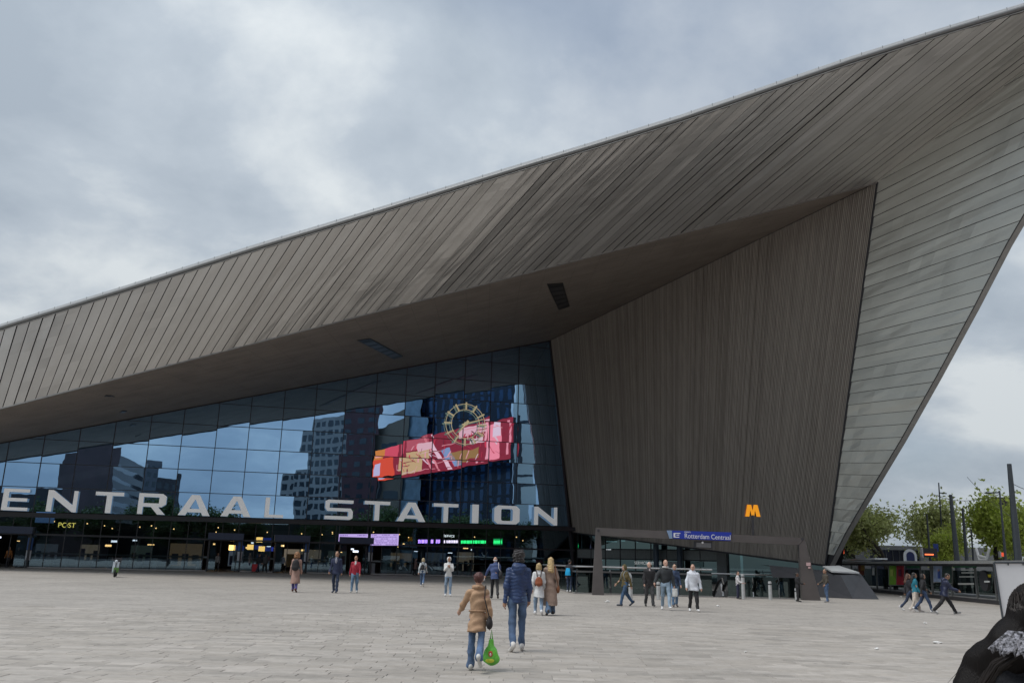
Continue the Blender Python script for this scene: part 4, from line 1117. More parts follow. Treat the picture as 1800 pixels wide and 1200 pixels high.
# ------------------------------------------------------------------ metro stair well and its frame
Z3 = np.array([0, 0, 1.0]); X3 = np.array([1.0, 0, 0]); Y3 = np.array([0, 1.0, 0])
def build_pit():
    x0, x1, y0, y1 = PIT; b = MB(); d = -5.5
    b.quad((x0, y0, d), (x1, y0, d), (x1, y1, d), (x0, y1, d))
    for a, c in (((x0, y0), (x0, y1)), ((x0, y1), (x1, y1)), ((x1, y1), (x1, y0)), ((x1, y0), (x0, y0))):
        b.quad((*a, 0), (*c, 0), (*c, d), (*a, d))
    o = tag(b.build('stair_well', mat('well_concrete', (.05, .052, .055), .8)), kind='structure')
    st = MB()
    for k in range(26): st.box((x0 + 3.2, y0 + 2 + k * .34, -.1 - k * .2), (4.2, .34, .2))
    st.build('stair', mat('stair_stone', (.16, .16, .16), .7), o)
    m = mat('escalator_steel', (.45, .46, .47), .3, .7)
    for k in range(3):
        x = x0 + 7.2 + k * 1.7
        e = thing('escalator', ('grey escalator going down the stair well, %s one' % ('nearest the stairs', 'middle', 'rightmost')[k]), 'escalator', (x, y0 + 1.5, 0), 'escalators in the stair well')
        r = MB(); r.bar((x, y0 + 1.2, -.2), (x, y1 - 1.5, -5.2), 1.0, .25); r.build('step_band', mat('step_dark', (.06, .06, .06), .5), e)
        for sx in (-.62, .62):
            r = MB(); r.bar((x + sx, y0 + 1.2, .35), (x + sx, y1 - 1.5, -4.6), .1, .75); r.build('side_panel', m, e)
            r = MB(); r.tube([(x + sx, y0 + 1.0, .3), (x + sx, y0 + .8, .65), (x + sx, y0 + 1.05, .95), (x + sx, y0 + 2.0, .75), (x + sx, y1 - 1.5, -4.1)], .07, 8); r.build('handrail', mat('rubber_black', (.012, .012, .012), .5, var=0), e)
build_pit()
M_frame = mat('frame_steel', (.115, .104, .10), .5, .25, var=.12, scale=1.5)
def build_frame():
    Y = 46.6
    def q(x, y, dy=0.0): return atY(x, y, Y + dy)
    t = thing('metro_entrance_frame', 'dark steel portal frame with blue station name board over the stairs', 'portal', q(1235, 1050))
    th = np.array([0, .30, 0])
    b = MB(); P = [q(1041, 1046), q(1062, 1046), q(1056, 941), q(1048, 927)]; P[0][2] = P[1][2] = 0; b.prism(P, th); b.build('post', M_frame, t)
    b = MB(); P = [q(1411, 1055), q(1443, 1055), q(1414, 946), q(1405, 958)]; P[0][2] = P[1][2] = 0; b.prism(P, th); b.build('post', M_frame, t)
    b = MB(); P = [q(1048, 926.7), q(1056, 940.7), q(1404.7, 957.5), q(1414, 945)]; b.prism(P, th); b.build('beam', M_frame, t)
    # name board, slanted ends
    b = MB(); P = [q(1184, 946, -.06), q(1284, 950, -.06), q(1286, 935, -.06), q(1177, 931.5, -.06)]
    b.prism(P, (0, .05, 0)); nb = b.build('name_board', mat('board_blue', (.012, .03, .26), .45, var=.04, emit=(.01, .03, .30), estr=.12), t)
    wh = mat('board_white', (.75, .76, .78), .5, var=0)
    xd = unit(P[1] - P[0])
    text_mesh('Rotterdam Centraal', .355, wh, nb, q(1203, 945.0, -.08), xd, Z3, .005, sx=.86)
    text_mesh('metro', .14, wh, nb, q(1203, 935.5, -.08), xd, Z3, .005)
    b = MB(); a0 = q(1179, 933, -.07)
    for (x, y0, x2, y1) in ((1184, 936, 1187, 944), (1187, 942.6, 1194, 944.2), (1187, 936, 1196, 937.5), (1189, 939, 1194, 940.4)): b.quad(q(x, y1, -.08), q(x2, y1, -.08), q(x2, y0, -.08), q(x, y0, -.08))
    b.build('pictogram', wh, nb)
    b = MB(); P = [q(1177, 946, -.07), q(1182, 946, -.07), q(1181, 931.8, -.07), q(1172, 931.5, -.07)]; b.prism(P, (0, .05, 0)); b.build('board_end', mat('board_pale', (.22, .32, .48), .5, var=0), t)
    # hanging display below the board
    b = MB(); P = [q(1221, 962, .1), q(1252, 963, .1), q(1252, 951, .1), q(1221, 950, .1)]; b.prism(P, (0, .25, 0)); ds = b.build('hanging_display', M_dark, t)
    b = MB(); b.quad(q(1224, 961, .07), q(1250, 962, .07), q(1250, 954, .07), q(1224, 953, .07)); b.build('display_face', mat('display_grey', (.16, .16, .165), .3), ds)
    b = MB(); b.ell(q(1235, 953, .04), (.06, .04, .06), 8, 6); b.build('camera_dome', mat('dome_white', (.75, .75, .75), .3), ds)
    # small red stickers on the right post and bolts
    for x, y, s in ((1421, 991, .17), (1422.5, 997, .09)):
        b = MB(); b.box(q(x, y, -.02), (s * 1.3, .03, s)); b.build('sticker', mat('sticker_pink', (.62, .42, .42), .5), t)
    for x, y in ((1052, 932), (1410, 947)):
        b = MB(); b.tube([q(x, y, -.03), q(x, y, .03)], .07, 10); b.build('bolt', M_dark, t)
    # M sign on its stem
    c = q(1323, 897, .28); s = thing('metro_sign', 'orange yellow letter M on a thin stem above the portal frame', 'sign', q(1324, 942, .28))
    b = MB(); b.bar(q(1324, 943, .28), q(1323, 905, .28), .10, .10); b.build('stem', M_dark, s)
    k = 1.0 / np.linalg.norm(q(1324, 897) - q(1323, 897)) ; w = 27 / k * 1.0; h = 20.5 / k
    def L(a, z): return c + X3 * (a - .5) * w + Z3 * (z - .5) * h
    ye = mat('metro_yellow', (.85, .33, .012), .4, var=.03, emit=(.9, .33, .01), estr=.32); dk = mat('metro_edge', (.22, .05, .01), .5, var=0)
    b = MB(); b.prism([L(*p) for p in [(0, 0), (.16, 1), (.42, 1), (.5, .52), (.58, 1), (.84, 1), (1, 0), (.73, 0), (.655, .55), (.59, .06), (.41, .06), (.345, .55), (.27, 0)]], (0, .22, 0)); o = b.build('letter_body', [ye, dk], s)
    o.data.polygons.foreach_set('material_index', [0 if abs(q.normal[1]) > .9 else 1 for q in o.data.polygons])
build_frame()
M_bal = glass_mat('balustrade_glass', (.35, .45, .45), (.20, .25, .25), .22)
def build_balustrade():
    x0, x1, y0, y1 = PIT; y0 -= .45; x0 -= .5; x1 += .3
    t = thing('glass_balustrade', 'dark glass balustrade with steel handrails round the metro stairs', 'balustrade', ((x0 + x1) / 2, y0, 0))
    pts = [(x0 - 1.2, 62), (x0, y0), (11.2, y0)]
    for a, c in zip(pts[:-1], pts[1:]):
        a = np.array([*a, 0.0]); c = np.array([*c, 0.0]); n = max(1, round(np.linalg.norm(c - a) / 1.9))
        for k in range(n):
            p, q = a + (c - a) * (k + .02) / n, a + (c - a) * (k + .98) / n
            MB().prism([p + Z3 * .04, q + Z3 * .04, q + Z3 * 1.28, p + Z3 * 1.28], unit(np.cross(c - a, Z3)) * .02).build('glass_panel', M_bal, t)
            MB().bar(p, p + Z3 * 1.3, .05, .08).build('upright', M_dark, t)
        MB().tube([a + Z3 * 1.42, c + Z3 * 1.42], .05, 8).build('handrail', mat('rail_steel', (.5, .5, .5), .3, .7), t)
        MB().bar(a + Z3 * 1.16 + [0, -.05, 0], c + Z3 * 1.16 + [0, -.05, 0], .05, .09).build('lower_rail', mat('rail_dark', (.12, .12, .12), .4, .4), t)
        MB().bar(a + Z3 * .03, c + Z3 * .03, .16, .06).build('base_kerb', mat('kerb_grey', (.26, .25, .24), .7), t)
    # right part: frameless glass with rail
    a = np.array([12.0, y0, 0]); c = np.array([16.2, y0, 0])
    for k in range(3):
        p, q = a + (c - a) * (k + .02) / 3, a + (c - a) * (k + .98) / 3
        MB().prism([p + Z3 * .04, q + Z3 * .04, q + Z3 * 1.1, p + Z3 * 1.1], (0, .02, 0)).build('glass_panel', M_bal, t)
    MB().bar(a + Z3 * .03, c + Z3 * .03, .16, .06).build('base_kerb', mat('kerb_grey', (.26, .25, .24), .7), t)
    MB().tube([np.array([6, y1 - .2, 1.12]), np.array([19, y1 - .2, 1.12])], .05, 8).build('handrail', mat('rail_steel', (.5, .5, .5), .3, .7), t)
build_balustrade()
M_boll = mat('bollard_steel', (.52, .53, .53), .35, .4)
for x, yb, yt, lab in [(1108.5, 1054, 1024, 'leftmost white metal bollard, behind the man with the grey backpack'), (1157.5, 1053, 1022, 'white metal bollard behind the dark striding man'), (1307, 1052.5, 1008, 'tallest white metal bollard beside the person in white shirt'), (1354.5, 1053.5, 1021, 'white metal bollard standing alone left of the right frame post'), (1401, 1056, 1033, 'short white metal bollard at the foot of the right frame post')]:
    g = ground_at(x, yb); h = atY(x, yt, g[1])[2]
    t = thing('bollard', lab, 'bollard', g, 'white bollards in front of the stairs')
    MB().tube([g, g + Z3 * (h - .18)], .095, 12).build('shaft', M_boll, t); MB().tube([g + Z3 * (h - .18), g + Z3 * (h - .12)], .08, 12).build('dark_band', M_dark, t)
    MB().tube([g + Z3 * (h - .12), g + Z3 * (h - .02), g + Z3 * h], [.095, .09, .05], 12).build('cap', M_boll, t)

# ------------------------------------------------------------------ dark plinth with skylight at the leg foot
def build_plinth():
    t0 = ground_at(1499, 1051.5); t1 = ground_at(1545, 1052.5)
    a = atY(1478, 1011, t0[1] + 1.3); b_ = atY(1513, 1008, t0[1] + 3.2); 
    lf = ground_at(1360, 1047); lf = np.array([13.6, t0[1] + 3, 0]); ltop = atY(1352, 993, t0[1] + 6); ltop2 = atY(1290, 1012, t0[1] + 7)
    t = thing('skylight_plinth', 'dark slate clad sloping plinth with white skylight under the metal leg', 'plinth', t0)
    sl = mat('dark_slate', (.028, .030, .036), .6, spec=.3, var=.15, scale=1.5); sl2 = mat('grey_slate', (.055, .058, .066), .6, spec=.3, var=.15, scale=1.5)
    m = MB(); z0 = np.array([ltop[0] - .3, ltop[1] - 2.5, 0])
    m.add([t0, a, ltop, z0, ], [(0, 3, 2, 1)]); m.build('front_slope', sl, t)
    m = MB(); m.add([t0, t1, b_, a], [(0, 1, 2, 3)]); m.build('end_slope', sl2, t)
    bk0 = t1 + np.array([3.0, 20, 0]); bk1 = b_ + np.array([4.0, 16, 0])
    m = MB(); m.add([t1, bk0, bk1, b_], [(0, 1, 2, 3)]); m.build('rear_slope', sl, t)
    m = MB(); m.add([a, b_, bk1, ltop + np.array([0, 2, 0]), ltop], [(0, 1, 2, 3, 4)]); m.build('top', sl, t)
    # white skylight
    w = MB(); c = [atY(1462, 1007, t0[1] + 1.6), atY(1511, 1009.5, t0[1] + 2.8), atY(1476, 997.5, t0[1] + 6.5), atY(1446, 998, t0[1] + 6)]
    w.prism([p + Z3 * .05 for p in c], Z3 * .09); w.build('skylight', mat('skylight_white', (.62, .64, .64), .35, var=.05), t)
build_plinth()

# ------------------------------------------------------------------ tram stop
SH0, SH1 = ground_at(1540, 1040), ground_at(1757, 1062)
sd_ = unit(SH1 - SH0); sn_ = np.array([sd_[1], -sd_[0], 0]); sn_ = sn_ if np.dot(sn_, CAM - SH0) > 0 else -sn_
def sh(x, y, off=0.0): return hit(x, y, SH0 + sn_ * off, sn_)
def quadpx(fn_, x0, y0, x1, y1, off, name, m, parent, th=.03):
    p = [fn_(x0, y1, off), fn_(x1, y1, off), fn_(x1, y0, off), fn_(x0, y0, off)]
    n = unit(np.cross(p[1] - p[0], p[3] - p[0]))
    if np.dot(n, CAM - p[0]) > 0: n = -n
    return MB().prism(p, n * th).build(name, m, parent)
def build_tramstop():
    t = thing('tram_shelter', 'long glazed tram stop shelter with flat silver roof and poster cases', 'shelter', (SH0 + SH1) / 2)
    k0 = SH0 - sd_ * 9; k1 = SH1 + sd_ * 9
    pl = MB(); pl.box((k0 + k1) / 2 - sn_ * 1.8 + Z3 * .13, (np.linalg.norm(k1 - k0), 3.6, .26), (sd_, sn_, Z3)); tag(pl.build('tram_platform', mat('platform_grey', (.26, .255, .25), .75)), kind='structure')
    ed = MB(); ed.box((k0 + k1) / 2 + sn_ * .06 + Z3 * .1, (np.linalg.norm(k1 - k0), .1, .2), (sd_, sn_, Z3)); ed.build('platform_edge', M_dark, t)
    # roof
    ra, rb = sh(1462, 987, .6), sh(1830, 990, .6); zr = (ra[2] + rb[2]) / 2; ra[2] = rb[2] = zr
    r = MB(); r.box((ra + rb) / 2 - sn_ * 1.3, (np.linalg.norm(rb - ra), 3.0, .16), (sd_, sn_, Z3)); r.build('roof', mat('roof_silver', (.42, .43, .42), .35, .5, var=.1), t)
    r = MB(); r.box((ra + rb) / 2 - sn_ * 1.3 - Z3 * .14, (np.linalg.norm(rb - ra), 2.6, .12), (sd_, sn_, Z3)); r.build('roof_underside', M_dark, t)
    w = MB(); a = sh(1494, 984, .4); b_ = sh(1549, 981.5, .4); w.bar(a, b_, .9, .10); w.build('roof_light', mat('roof_white', (.68, .70, .70), .3), t)
    for x in (1500, 1543, 1566, 1592, 1621, 1640, 1674, 1718, 1752):
        p = sh(x, 1040); p[2] = 0; b = MB(); b.bar(p + Z3 * .2, [p[0], p[1], zr - .2], .1, .12); b.build('post', mat('post_grey', (.16, .17, .17), .4, .3), t)
    sg = glass_mat('shelter_glass', (.40, .45, .44), (.38, .44, .42), .2)
    xs = [1500, 1543, 1566, 1592, 1621, 1640, 1674, 1718, 1752]
    for x0, x1 in zip(xs[:-1], xs[1:]):
        a = sh(x0 + 2, 1030); b_ = sh(x1 - 2, 1030); a[2] = b_[2] = .45
        MB().quad(a, b_, b_ + Z3 * (zr - .9), a + Z3 * (zr - .9)).build('glass_panel', sg, t)
        a2 = a - sn_ * 2.4; b2 = b_ - sn_ * 2.4
        MB().quad(a2, b2, b2 + Z3 * (zr - .9), a2 + Z3 * (zr - .9)).build('rear_glass', sg, t)
    cm = lambda n, c: mat('poster_' + n, c, .4, var=.25, scale=2.5)
    P = [(1509, 992, 1518, 1010, 'rust', (.32, .07, .03)), (1513, 992, 1519, 1002, 'amber', (.55, .35, .08)), (1563, 991, 1574, 1027, 'lime', (.25, .50, .05)), (1576, 991, 1588, 1027, 'red', (.45, .03, .05)),
         (1594, 994, 1616, 998, 'green', (.02, .13, .06)), (1641, 993, 1655, 1022, 'skyblue', (.30, .38, .55)), (1675, 993, 1716, 997, 'green', (.02, .13, .06)), (1657, 993, 1672, 1024, 'darkgreen', (.03, .06, .05))]
    for k, (x0, y0, x1, y1, n, c) in enumerate(P):
        o = quadpx(sh, x0, y0, x1, y1, .10 + .008 * k, 'poster', cm(n, c), t, .03)
        if y1 - y0 > 15: quadpx(sh, x0 - 1, y0 - 1, x1 + 1, y1 + 1.5, .06, 'poster_case', mat('case_silver', (.45, .46, .46), .35, .4), t, .05)
    # flat print on some posters
    for x0, y0, x1, y1, c in [(1648, 1003, 1652, 1016, (.05, .10, .35)), (1648, 1000, 1651, 1004, (.5, .3, .22)), (1565, 1000, 1570, 1012, (.55, .65, .15)), (1579, 1000, 1584, 1012, (.12, .02, .05)), (1533, 997, 1537, 1010, (.6, .62, .6)), (1690, 1000, 1712, 1002, (.5, .52, .5)), (1690, 1005, 1712, 1007, (.45, .47, .45)), (1686, 1012, 1713, 1014, (.4, .42, .4)), (1684, 1024, 1712, 1027, (.35, .36, .35))]:
        quadpx(sh, x0, y0, x1, y1, .19, 'poster_print', mat('print_%d_%d' % (x0, y0), c, .5, var=.1), t, .01)
    # bench
    bb = MB(); a = sh(1630, 1025, -.8); b_ = sh(1668, 1028, -.8); a[2] = b_[2] = .7; bb.bar(a, b_, .45, .08); bn = bb.build('bench_seat', mat('bench_grey', (.35, .35, .34), .5), t)
    # round dial case with yellow head at the right end
    c = sh(1734, 1020, .1); d = MB(); d.tube([c, c + sn_ * .15], .55, 20); d.build('dial_case', M_dark, t)
    quadpx(sh, 1728, 1009, 1741, 1014, .2, 'dial_head', mat('dial_yellow', (.45, .38, .02), .4), t)
    quadpx(sh, 1730, 1020, 1739, 1023, .3, 'dial_text', mat('dial_white', (.6, .62, .62), .4), t)
    # aerial-like bracket on the roof
    b = MB(); a = sh(1717, 984, .0)
    for x0, y0, x1, y1 in ((1716, 963, 1722, 983), (1739, 963, 1734, 983), (1722, 983, 1734, 983), (1720, 976, 1735, 980)): b.tube([sh(x0, y0), sh(x1, y1)], .07, 6)
    b.build('roof_bracket', mat('bracket_grey', (.42, .43, .44), .4, .4), t)
build_tramstop()
def simple_px(name, label, cat, fnc, parts, group=None):
    t = thing(name, label, cat, parts[0][0]); 
    if group: t['group'] = group
    return t
# street furniture in front of the shelter
for x0, yb, yt, lab in [(1558, 1040, 1014, 'left one of two black square bollards beside the tram stop'), (1575.5, 1041, 1015, 'right one of two black square bollards beside the tram stop')]:
    g = ground_at(x0, yb + 1); h = atY(x0, yt, g[1])[2]; t = thing('black_bollard', lab, 'bollard', g, 'black bollards by the tram stop')
    MB().box(g + Z3 * h / 2, (.26, .26, h)).build('shaft', M_dark, t); MB().box(g + Z3 * (h + .02), (.29, .29, .04)).build('cap', M_dark, t)
def rail_fence():
    a = ground_at(1522, 1036); b_ = ground_at(1553, 1041); b_[1] = a[1]
    t = thing('barrier_rail', 'low grey tube barrier between plinth and black bollards', 'barrier', (a + b_) / 2)
    for z in (.45, .8, 1.15): MB().tube([a + Z3 * z, b_ + Z3 * z], .05, 8).build('rail', mat('rail_grey', (.28, .28, .28), .4, .4), t)
    for k in (.0, .5, 1): MB().tube([a + (b_ - a) * k, a + (b_ - a) * k + Z3 * 1.2], .06, 8).build('post', mat('rail_grey', (.28, .28, .28), .4, .4), t)
rail_fence()
# behind the shelter
def far_box(name, label, cat, px, Y, depth, m, pname='body'):
    x0, y0, x1, y1 = px; a, b_ = atY(x0, y1, Y), atY(x1, y1, Y); h = atY((x0 + x1) / 2, y0, Y)[2]
    t = thing(name, label, cat, ((a[0] + b_[0]) / 2, Y + depth / 2, 0)); z0 = 0.0
    MB().box(((a[0] + b_[0]) / 2, Y + depth / 2, (h + z0) / 2), (b_[0] - a[0], depth, h - z0)).build(pname, m, t)
    return t, a[0], b_[0], h
t, xa, xb, h = far_box('kiosk', 'low dark blue kiosk with panel frames behind the tram shelter', 'kiosk', (1530, 966, 1618, 985), 95, 4, mat('kiosk_navy', (.018, .026, .06), .4))
for k in range(6):
    x = xa + (xb - xa) * (.32 + .66 * k / 5); MB().bar((x, 94.95, h - 1.9), (x, 94.95, h), .05, .06).build('panel_frame', mat('frame_grey', (.2, .22, .26), .4), t)
MB().bar((xa + (xb - xa) * .3, 94.93, h), (xb, 94.93, h), .06, .06).build('top_rail', mat('frame_grey', (.2, .22, .26), .4), t)
c = atY(1600, 974, 64); b = MB(); arc = [c + X3 * math.cos(a) * .48 + Z3 * (math.sin(a) * .48 - .1) for a in np.linspace(0, math.pi, 13)]
t = thing('arch_sign', 'small white arched sign above the tram shelter roof', 'sign', c); b.prism([c + X3 * .48 - Z3 * .5] + arc + [c - X3 * .48 - Z3 * .5], (0, .1, 0)); b.build('sign_face', mat('arch_white', (.6, .62, .63), .4), t)
b = MB(); b.prism([c + X3 * .3 - Z3 * .45 - Y3 * .02] + [c + X3 * math.cos(a) * .3 + Z3 * (math.sin(a) * .3 - .1) - Y3 * .02 for a in np.linspace(0, math.pi, 9)] + [c - X3 * .3 - Z3 * .45 - Y3 * .02], (0, .01, 0)); b.build('sign_mark', mat('arch_navy', (.02, .03, .1), .4), t)
c = atY(1634, 971, 62); t = thing('tram_display', 'dark tram display with red light line above the shelter', 'sign', c)
MB().box(c, (1.0, .25, .62)).build('casing', M_dark, t); MB().box(c + [-.56, 0, 0], (.09, .27, .7)).build('pale_edge', M_boll, t); MB().bar(c - Z3 * .3, c - Z3 * 2.5, .08, .08).build('stem', M_dark, t)
MB().box(c + [-.1, -.13, -.12], (.62, .02, .09)).build('light_line', emission('display_red', (1.0, .18, .06), 1.6), t)
c = atY(1645, 962, 62.5); t = thing('blue_pennant', 'small blue square sign on a pole above the tram display', 'sign', c); MB().box(c, (.35, .05, .55)).build('sign_face', mat('pennant_blue', (.02, .05, .22), .4), t); MB().bar(c - Z3 * .2, c - Z3 * 3, .05, .05).build('stem', M_dark, t)
c = atY(1763, 974, 60); t = thing('red_signal', 'small orange red lit signal box above the shelter roof at right', 'sign', c); MB().box(c, (.28, .2, .26)).build('lamp_face', mat('signal_red', (.6, .08, .04), .4, emit=(1, .12, .05), estr=.5), t); MB().box(c + [-.22, 0, 0], (.10, .22, .4)).build('casing', M_boll, t); MB().bar(c - Z3 * .2, c - Z3 * 2, .06, .06).build('stem', M_dark, t)
c = atY(1477, 968, 70); t = thing('red_signal', 'red warning light beside the foot of the metal leg', 'sign', c); MB().box(c, (.55, .2, .4)).build('lamp_face', mat('signal_red', (.6, .08, .04), .4, emit=(1, .12, .05), estr=.5), t); MB().bar(c, c - Z3 * 3, .08, .08).build('stem', M_dark, t)
t, xa, xb, h = far_box('dark_building', 'dark brick building block showing between the trees at right', 'building', (1764, 874, 1796, 985), 105, 2, mat('dark_brick_near', (.035, .03, .03), .8))
for r in range(5):
    for k in range(2): MB().box((xa + (xb - xa) * (.3 + .4 * k), 104.98, 2 + r * 1.8), (.9, .06, 1.1)).build('window', M_win, t)
far_box('background_terrace', 'long low pale building behind the trees', 'building', (1480, 960, 1790, 1000), 120, 10, mat('terrace_grey', (.16, .165, .17), .7, var=.3, scale=.2))
# poles and the overhead line
M_pole = mat('pole_bluegrey', (.055, .065, .075), .45, .2)
def pole(label, x0, yt, x1, Y, r0, r1, name='tram_pole', cat='pole', arms=()):
    top = atY(x0, yt, Y); g = np.array([atY(x1, 985, Y)[0], Y, 0]); t = thing(name, label, cat, g, 'poles along the tram line')
    MB().tube([g, g + (top - g) * .55, top], [r1, (r0 + r1) / 2, r0], 10).build('shaft', M_pole, t)
    MB().tube([g, g + Z3 * .5], r1 * 1.4, 10).build('base', M_pole, t)
    for (x, y) in arms:
        q = atY(x, y, Y); pz = top + (g - top) * min(.9, max(0, (top[2] - q[2]) / max(top[2], .1)))
        MB().tube([pz + Z3 * .05, q], .05, 6).build('arm', M_pole, t)
    return t, top
pole('thick tapering tram pole at the far right', 1774, 815, 1788, 52, .13, .25)
pole('tapering tram pole left of the tall yellow green tree', 1671, 869, 1682, 60, .11, .22)
pole('thin tall mast behind the bright green young tree', 1650, 848, 1657, 75, .05, .09, arms=[(1664, 867)])
pole('shorter tram pole right of the bright green tree', 1692, 893, 1698, 66, .08, .17)
pole('slender pole in front of the second tree', 1629, 903, 1634, 68, .06, .12)
pole('thin pole beside the shorter tram pole', 1707, 930, 1709, 70, .05, .1)
t, top = pole('street lamp with a curved arm left of the thick tram pole', 1757, 862, 1766, 56, .05, .10, 'street_lamp', 'street lamp', arms=[(1738, 866)])
MB().ell(atY(1737, 866, 56), (.28, .12, .06)).build('lamp_head', M_pole, t)
def wire(label, a, b_, sag):
    t = MB(); t.tube([a + (b_ - a) * k - Z3 * sag * 4 * k * (1 - k) for k in np.linspace(0, 1, 14)], .018, 4); o = t.build('overhead_wire', M_dark); tag(o, label, 'wire', 'overhead wires')
wire('overhead wire from the thick tram pole to the right edge', atY(1777, 848, 52), atY(1860, 862, 48), .3)
wire('overhead wire sloping from the thick tram pole down to the left', atY(1783, 912, 52), atY(1700, 838, 64), .2)
wire('overhead wire between the lamp and the trees', atY(1757, 868, 56), atY(1640, 868, 75), .5)
# white hoarding at the right edge
def hoarding():
    Y = 31.0; q = lambda x, y, d=0: atY(x, y, Y + d)
    t = thing('white_hoarding', 'large white sheeted panel on a thin steel frame at the right edge', 'hoarding', [q(1775, 1085)[0], Y, 0])
    P = [q(1764, 1092), q(1900, 1098), q(1893, 988), q(1748, 988)]; P[0][2] = P[1][2] = .04
    MB().prism(P, (0, .03, 0)).build('white_sheet', mat('sheet_white', (.72, .74, .76), .6, var=.04, scale=1.2, bump=.3, bscale=2.0), t)
    MB().tube([P[0] - Y3 * .03 - X3 * .03, P[3] - Y3 * .03 - X3 * .03], .035, 8).build('frame_tube', M_pole, t); MB().tube([P[3] - Y3 * .03, P[2] - Y3 * .03], .035, 8).build('frame_tube', M_pole, t)
    MB().bar(P[0] * .55 + P[3] * .45 - X3 * .06, P[0] * .25 + P[3] * .75 - X3 * .06, .06, .06).build('black_strap', M_dark, t)
    for k in range(3): MB().ell(P[3] + (P[2] - P[3]) * (.16 + .18 * k) - Z3 * .06 - Y3 * .03, (.03, .02, .04), 6, 4).build('eyelet', M_pole, t)
hoarding()

# ------------------------------------------------------------------ parked scooter by the glass front
def scooter():
    g = ground_at(202, 1013.5); t = thing('motor_scooter', 'small dark motor scooter with white and green panels parked before the glass', 'scooter', g)
    rb = mat('tyre_black', (.015, .015, .016), .8); wh = mat('scooter_white', (.5, .55, .6), .35); gr = mat('scooter_green', (.10, .22, .05), .4)
    d = unit(np.array([.35, -1, 0])); s = np.array([-d[1], d[0], 0])
    for k in (-.55, .55):
        b = MB(); c = g + d * k + Z3 * .24; ring = [c + (d * math.cos(a) + Z3 * math.sin(a)) * .19 for a in np.linspace(0, 2 * math.pi, 15)]; b.tube(ring, .055, 6, cap=False); w = b.build('wheel', rb, t)
        MB().tube([c - s * .04, c + s * .04], .09, 8).build('hub', M_boll, w)
    MB().prism([g + d * x + Z3 * z - s * .16 for x, z in ((-.75, .45), (-.1, .35), (.25, .28), (.3, .38), (-.05, .5), (-.15, .78), (-.7, .82))], s * .32).build('body', M_dark, t)
    MB().prism([g + d * x + Z3 * z - s * .19 for x, z in ((.38, .3), (.48, .3), (.36, .95), (.26, .95))], s * .38).build('leg_shield', wh, t)
    MB().box(g + d * -.4 + Z3 * .86, (.75, .28, .1), (d, s, Z3)).build('seat', rb, t)
    MB().tube([g + d * .55 + Z3 * .3, g + d * .3 + Z3 * 1.05], .035, 6).build('fork', M_dark, t)
    MB().tube([g + d * .28 + Z3 * 1.08 - s * .33, g + d * .32 + Z3 * 1.04, g + d * .28 + Z3 * 1.08 + s * .33], .025, 6).build('handlebar', M_dark, t)
    MB().ell(g + d * .42 + Z3 * .98, (.1, .1, .1)).build('headlight', wh, t)
    MB().box(g + d * -.62 + Z3 * 1.05, (.36, .4, .3), (d, s, Z3)).build('top_box', M_dark, t)
    MB().box(g + d * .5 + Z3 * .45 + s * .05, (.1, .3, .3), (d, s, Z3)).build('mudguard', gr, t)
    for e in (-1, 1): MB().tube([g + d * .3 + Z3 * 1.08 + s * .24 * e, g + d * .3 + Z3 * 1.28 + s * .3 * e], .012, 5).build('mirror_stem', M_dark, t); 
scooter()
# litter
M_paper = mat('paper_white', (.72, .72, .70), .8, var=.1)
def litter(x, y, s, label, flat=.5, col=None):
    g = ground_at(x, y); b = MB(); rg = random.Random(int(x)); b.ell(g + Z3 * s * flat * .9, (s, s * .8, s * flat), 7, 5)
    b.v = [tuple(np.array(p) + np.array([rg.uniform(-1, 1), rg.uniform(-1, 1), rg.uniform(-.6, .6)]) * s * .28) for p in b.v]
    b.v = [(p[0], p[1], max(p[2], .001)) for p in b.v]
    tag(b.build('paper_scrap', col or M_paper), label, 'litter', 'scraps of litter on the paving')
litter(1068, 1058.5, .10, 'crumpled white paper left of the man with the grey backpack'); litter(1262, 1065.5, .07, 'small white paper right of the white jacket man')
litter(1541, 1141, .05, 'white paper scrap on the paving left of the long haired woman'); litter(1647, 1130, .11, 'flat grey white wrapper on the paving before the long haired woman', .22)
litter(1626, 1096, .06, 'white scrap on the paving below the group of walkers'); litter(1310, 1146, .03, 'tiny white speck on the open paving'); litter(1584, 1049, .07, 'white scrap beside the black bollards')
